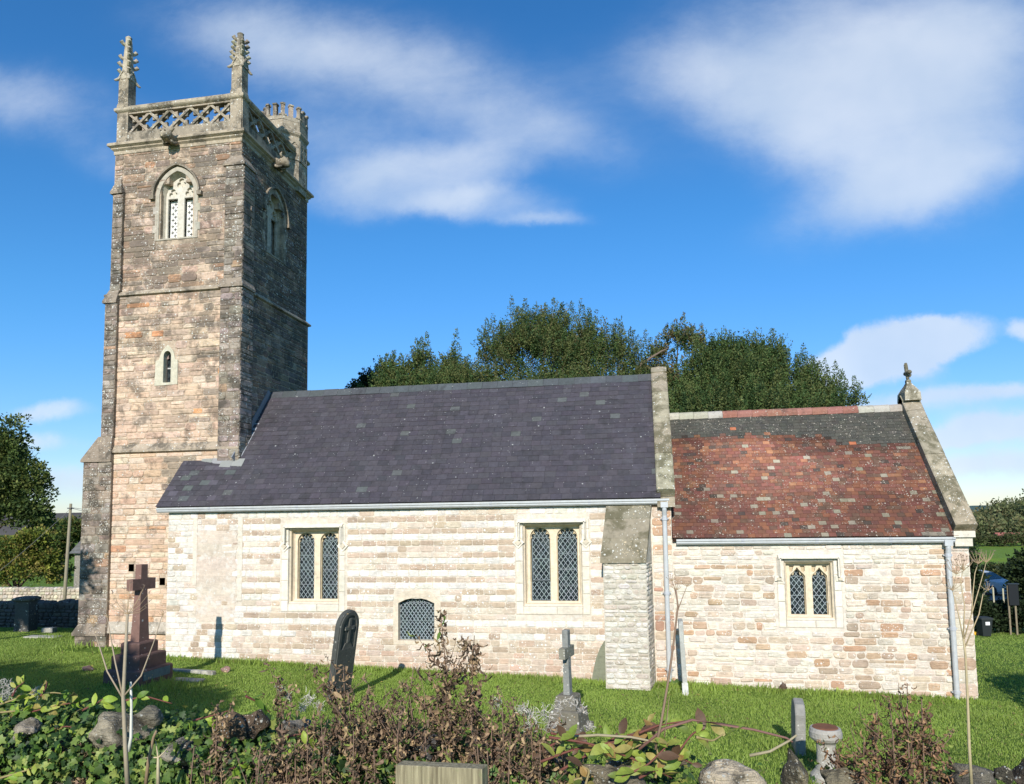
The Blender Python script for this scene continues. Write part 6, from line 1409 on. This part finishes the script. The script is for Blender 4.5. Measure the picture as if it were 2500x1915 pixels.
# dead leafy plants
DC = [(.22, .145, .10), (.26, .175, .105), (.13, .085, .055), (.33, .23, .13), (.16, .11, .075), (.38, .27, .15), (.11, .08, .055)]
def dead_plant(px, py, Y, label, seed, nleaf=150, spread=.10, cols=DC, lean=0, side=4, leaf=(.045, .095), green=0.0, zb_=1.85):
    r = np.random.default_rng(seed); top = at(px, py, Y); b = np.array([top[0]+lean, Y+r.uniform(-.05, .05), zb_]); t = thing('dead_plant', b, label, 'dead plant', 'dead leafy plants on the wall')
    H = top[2]-b[2]; stems = []
    def stem(a, c, r0):
        n = 7; mid = (a+c)/2+r.normal(0, .03, 3)*np.array([1, 1, .3]); u = np.linspace(0, 1, n)[:, None]; C_ = (1-u)**2*a+2*u*(1-u)*mid+u*u*c
        m = MB(); m.tube(C_, list(np.linspace(r0, r0*.4, n)), 5, (.20, .13, .09)); build(m, 'stem', M_STEM, t, smooth=True); stems.append(C_)
    stem(b, top, .006)
    for k in range(side):
        q = r.uniform(.15, .8); a = b+(top-b)*q; ang = r.uniform(0, 6.28); L = H*r.uniform(.15, .38); stem(a, a+np.array([math.cos(ang)*spread*1.4, math.sin(ang)*spread, L]), .003)
    w_ = np.array([np.linalg.norm(s[-1]-s[0]) for s in stems]); w_[0] *= 1.8; w_ /= w_.sum(); n = nleaf; si = r.choice(len(stems), n, p=w_); q = r.random(n)*.92+.08
    P = np.array([[np.interp(q[i]*6, np.arange(7), stems[si[i]][:, k]) for k in range(3)] for i in range(n)])+r.normal(0, 1, (n, 3))*np.array([.35, .3, .15])*spread*.35
    D_ = np.stack([r.normal(0, .75, n), r.normal(-.1, .6, n), r.normal(-1.0, .65, n)], -1); U = r.normal(0, 1, (n, 3))+np.array([0, -.6, .4]); C_ = pick(cols, n, r, .35)*1.02
    if green: g = r.random(n) < green; C_[g] = pick([(.12, .19, .04), (.2, .24, .06)], g.sum(), r)
    S = r.uniform(*leaf, n)*(1.1-.3*q); mk('leaves', scatter(DEAD, P, D_, U, S, C_, r, .18), M_DEAD, t); return t
dead_plant(1075, 1490, 3.9, 'tallest dead brown plant, standing in front of the low window', 1, 300, .11, lean=.05, side=9, green=.06, zb_=2.1)
dead_plant(1158, 1552, 3.95, 'dead brown plant with a curled leafy top just right of the tallest one', 2, 190, .08, lean=-.02, side=6, zb_=2.1)
dead_plant(1010, 1628, 3.95, 'spreading dead plant left of the tallest one, its tips over the grass', 3, 150, .12, side=6)
dead_plant(838, 1625, 3.9, 'tangled dead plant half hiding the foot of the leaning headstone', 4, 240, .15, side=8)
dead_plant(900, 1672, 3.85, 'bushy dead plant between the leaning headstone and the low window', 5, 240, .14, side=8)
rr_ = random.Random(9)
ORD = ['first', 'second', 'third', 'fourth', 'fifth', 'sixth', 'seventh', 'eighth', 'ninth', 'tenth', 'eleventh', 'twelfth', 'thirteenth', 'fourteenth', 'fifteenth', 'sixteenth', 'seventeenth', 'eighteenth', 'nineteenth', 'twentieth']
def ordinal(k, n): return f"{ORD[k]} from the left" if k < (n+1)//2 else f"{ORD[n-1-k]} from the right"
for k in range(28):                                # the mass in the middle, plant by plant
    px = 655+ (1400-655)*(k+.8*rr_.random())/28; top = np.interp(px, [640, 700, 780, 860, 940, 1000, 1080, 1160, 1240, 1290, 1340, 1400], [1850, 1815, 1735, 1705, 1750, 1725, 1665, 1695, 1725, 1720, 1765, 1830])+rr_.uniform(-22, 45)
    dead_plant(px, top, 3.72+rr_.random()*.35, 'dead brown plant in the crowded middle clump, '+ordinal(k, 28), 50+k, 95+int(60*rr_.random()), .13, side=8, green=.08)
for k in range(18):                                # lower front row over the face of the wall
    px = 440+(1330-440)*(k+.8*rr_.random())/18; top = 1790+rr_.uniform(-10, 60)+(20 if px < 640 else 0)
    dead_plant(px, top, 3.62+rr_.random()*.1, 'low dead plant hanging over the wall face in front, '+ordinal(k, 18), 250+k, 85, .11, side=4, green=.14, zb_=1.6)
for k, (px, top) in enumerate(((2170, 1700), (2215, 1668), (2110, 1800), (2140, 1740), (2250, 1700), (2290, 1800), (2190, 1760), (2235, 1750), (2050, 1830), (2080, 1860), (2320, 1850), (2160, 1830))):
    dead_plant(px, top, 3.95+.02*k, ['dead bush stem reaching the chancel foot, second highest at right', 'highest brown shoot of the dead clump at right', 'short dead shoot at the left side of the right-hand clump', 'brown and green shoot low in the right-hand clump'][k] if k < 4 else 'brown half-green shoot in the dead clump before the chancel, '+ordinal((0, 0, 0, 0, 5, 6, 3, 4, 0, 1, 7, 2)[k], 8), 120+k, 110, .10, cols=[(.20, .12, .07), (.26, .15, .08), (.14, .085, .06), (.3, .18, .1)], side=5, green=.14, leaf=(.04, .08), zb_=2.0)
for k, (px, top) in enumerate(((530, 1720), (680, 1655), (210, 1850), (195, 1800), (480, 1840), (600, 1830), (560, 1860))):
    dead_plant(px, top, 3.8+.03*k, ['thin dead shoot over the brown boulder', 'dead brown plume standing on the wall left of the leaning headstone', 'dead shoot among the ivy, lowest at left', 'dead shoot among the ivy near the left stone', 'dead shoot below the lichened stone', 'dead shoot in front of the brown boulder', 'dead shoot at the bottom edge below the brown boulder'][k], 160+k, 120, .07, side=3)
# dry umbels
def hogweed(label, stalk, Y, rays, r0, col=(.34, .25, .16), seed=1, umbels=()):
    r = np.random.default_rng(seed); W = [at(a, b, Y) for a, b in stalk]; t = thing('dry_hogweed', W[0], label, 'dried plant')
    m = MB(); m.tube(W, list(np.linspace(r0, r0*.55, len(W))), 8, col); build(m, 'stem', M_STEM, t, smooth=True)
    for b in rays:
        Q = [at(a, c, Y+.02*i) for i, (a, c) in enumerate(b)]; m = MB(); m.tube(Q, list(np.linspace(r0*.42, r0*.14, len(Q))), 6, (col[0]*1.05, col[1]*1.0, col[2])); build(m, 'branch', M_STEM, t, smooth=True)
    for (cx_, cy_, n, L, an) in umbels:
        c = at(cx_, cy_, Y); m = MB(); s = Y/FPX
        for k in range(n):
            a = math.radians(90+an*(k/(n-1)*2-1)); dpt = r.uniform(-.4, .4); e = c+np.array([math.cos(a), dpt, math.sin(a)])*L*s*r.uniform(.75, 1.05)
            md = c+(e-c)*.5+np.array([math.cos(a)*.08, 0, -.05])*L*s; m.tube([c, md, e], [.0016, .0012, .0008], 4, (.36, .26, .16))
            for j in range(4): m.tube([e, e+np.array([r.normal(0, .6), r.normal(0, .4), r.uniform(.1, 1)])*L*s*.10], [.0008, .0014], 3, (.18, .13, .10))
        build(m, 'umbel', M_STEM, t)
    return t
hogweed('tall dry hogweed with an open umbel in front of the red stone cross', [(312, 1925), (306, 1820), (301, 1700), (306, 1600), (311, 1500)], 3.3, [[(300, 1705), (262, 1640), (240, 1570), (226, 1530)], [(300, 1700), (282, 1620), (268, 1545), (262, 1508)], [(300, 1703), (345, 1650), (375, 1570), (396, 1502)]], .012, col=(.33, .27, .19), umbels=[(311, 1500, 15, 80, 74), (262, 1508, 5, 14, 60), (396, 1502, 5, 12, 50), (228, 1530, 4, 12, 50)], seed=2)
hogweed('tall pale dry hogweed with several umbels in front of the chancel corner', [(2372, 1925), (2366, 1820), (2362, 1700), (2357, 1600), (2352, 1560)], 3.6, [[(2352, 1560), (2340, 1500), (2325, 1440), (2335, 1400)], [(2354, 1560), (2375, 1490), (2395, 1420), (2408, 1372)], [(2356, 1580), (2390, 1500), (2400, 1450), (2412, 1440)], [(2352, 1555), (2355, 1480), (2345, 1420), (2352, 1390)], [(2372, 1500), (2375, 1450), (2380, 1400), (2388, 1375)]], .0075, col=(.42, .34, .20), umbels=[(2335, 1402, 9, 34, 50), (2408, 1374, 8, 28, 40), (2352, 1392, 9, 34, 50), (2388, 1377, 8, 30, 50), (2412, 1442, 5, 18, 50), (2325, 1442, 7, 30, 50)], seed=3)
hogweed('slim dry stalk curving up past the downpipe', [(1600, 1830), (1615, 1760), (1632, 1660), (1646, 1560), (1655, 1480), (1650, 1440)], 3.7, [[(1655, 1490), (1668, 1455), (1678, 1430)], [(1652, 1460), (1645, 1430), (1640, 1418)], [(1622, 1800), (1630, 1740), (1634, 1700)]], .007, col=(.24, .16, .11), umbels=[(1678, 1432, 6, 14, 60), (1640, 1418, 6, 14, 60), (1652, 1440, 6, 14, 60)], seed=4)
hogweed('short bleached stalk beside the tall hogweed', [(314, 1835), (320, 1800), (321, 1720), (319, 1665)], 3.4, [], .009, col=(.62, .60, .52), seed=5)
hogweed('small dry umbel stalk low among the ivy', [(386, 1925), (386, 1870), (386, 1850)], 3.5, [[(386, 1850), (365, 1850), (346, 1852)], [(386, 1850), (400, 1838), (412, 1822)], [(386, 1850), (383, 1830), (380, 1810)]], .010, col=(.45, .38, .24), seed=6)
hogweed('leaning brown broken stalk left of the small umbel', [(355, 1925), (362, 1860), (375, 1800), (382, 1784)], 3.5, [], .010, col=(.26, .18, .11), seed=7)
# feathery seed heads of wild clematis
def fluff(label, spots, seed):
    r = np.random.default_rng(seed); c0 = at(spots[0][0], spots[0][1], 3.9); t = thing('clematis_seed_heads', c0, label, 'seed heads')
    for (px, py, rad) in spots:
        c = at(px, py, 3.85+r.uniform(0, .25)); R_ = rad*3.9/FPX; m = MB()
        for k in range(34):
            a = r.normal(size=3); a /= np.linalg.norm(a); b_ = np.cross(a, r.normal(size=3)); b_ /= np.linalg.norm(b_); s0 = c+r.normal(0, .35, 3)*R_
            m.tube([s0, s0+a*R_*.4, s0+a*R_*.7+b_*R_*.25, s0+a*R_*.75+b_*R_*.6], [.0016, .0014, .0012, .0008], 3, tuple(np.array((.50, .46, .40))*r.uniform(.5, 1.25)), cap=False)
        build(m, 'seed_head', M_STEM, t)
    return t
fluff('grey feathery clematis seed heads beside the small grey cross', [(1330, 1740, 22), (1362, 1725, 16), (1395, 1718, 18), (1290, 1740, 20), (1300, 1765, 20), (1420, 1735, 14), (1350, 1770, 18), (1440, 1775, 14), (1215, 1715, 18), (1275, 1730, 14)], 1)
fluff('wiry pale clematis seed heads left of the leaning headstone', [(755, 1705, 18), (780, 1725, 14), (738, 1730, 14), (685, 1680, 12), (700, 1700, 10)], 2)
fluff('brown-grey clematis seed heads in the lower middle of the wall', [(800, 1850, 26), (850, 1890, 28), (780, 1895, 24), (870, 1850, 20), (830, 1820, 20), (900, 1900, 22)], 3)
fluff('soft grey seed heads at the left edge of the wall', [(12, 1670, 18), (20, 1690, 16), (90, 1688, 14), (8, 1700, 16)], 4)
# timber board end at the bottom edge
Yt = 2.9; a, b_ = at(966, 1868, Yt), at(1177, 1878, Yt); m = MB()
m.loft([[(a[0], Yt, 1.4), (b_[0], Yt, 1.4), (b_[0]+.01, Yt+.06, 1.4), (a[0]+.01, Yt+.06, 1.4)], [(a[0], Yt, a[2]-.003), (b_[0], Yt, b_[2]-.003), (b_[0]+.01, Yt+.06, b_[2]-.003), (a[0]+.01, Yt+.06, a[2]-.003)], [(a[0]+.003, Yt+.003, a[2]), (b_[0]-.003, Yt+.003, b_[2]), (b_[0]+.007, Yt+.057, b_[2]), (a[0]+.013, Yt+.057, a[2])]], (1, 1, 1))
build(m, 'timber_post', M_WOOD, org=tuple(a), label='top of a weathered timber post with cracked grain at the bottom edge', cat='timber post')
# weeds at the foot of the chancel wall
for k, (px, py, n, c) in enumerate(((2060, 1703, 12, (.35, .42, .10)), (1910, 1690, 6, (.10, .06, .04)), (1655, 1668, 10, (.1, .17, .05)), (1520, 1668, 10, (.1, .17, .04)))):
    p = at(px, py, YC-.18); r = np.random.default_rng(k+400); P = np.tile(np.array([p[0], YC-.2, float(gz(p[0], YC-.2))]), (n, 1))+r.normal(0, .07, (n, 3))*np.array([1, .4, 0]); D_ = np.stack([r.normal(0, .8, n), r.normal(-.3, .3, n), r.uniform(.5, 1.2, n)], -1)
    mk('weed', scatter(LEAF, P, D_, np.tile([0, -1.0, .2], (n, 1)), r.uniform(.12, .22, n), np.tile(c, (n, 1)), r), M_LEAF, org=tuple(p), label=['bright yellow-green weed at the foot of the chancel wall', 'dark withered weed against the chancel wall base', 'green weed tuft between buttress and downpipe foot', 'small green weeds along the foot of the nave wall'][k], cat='weed')
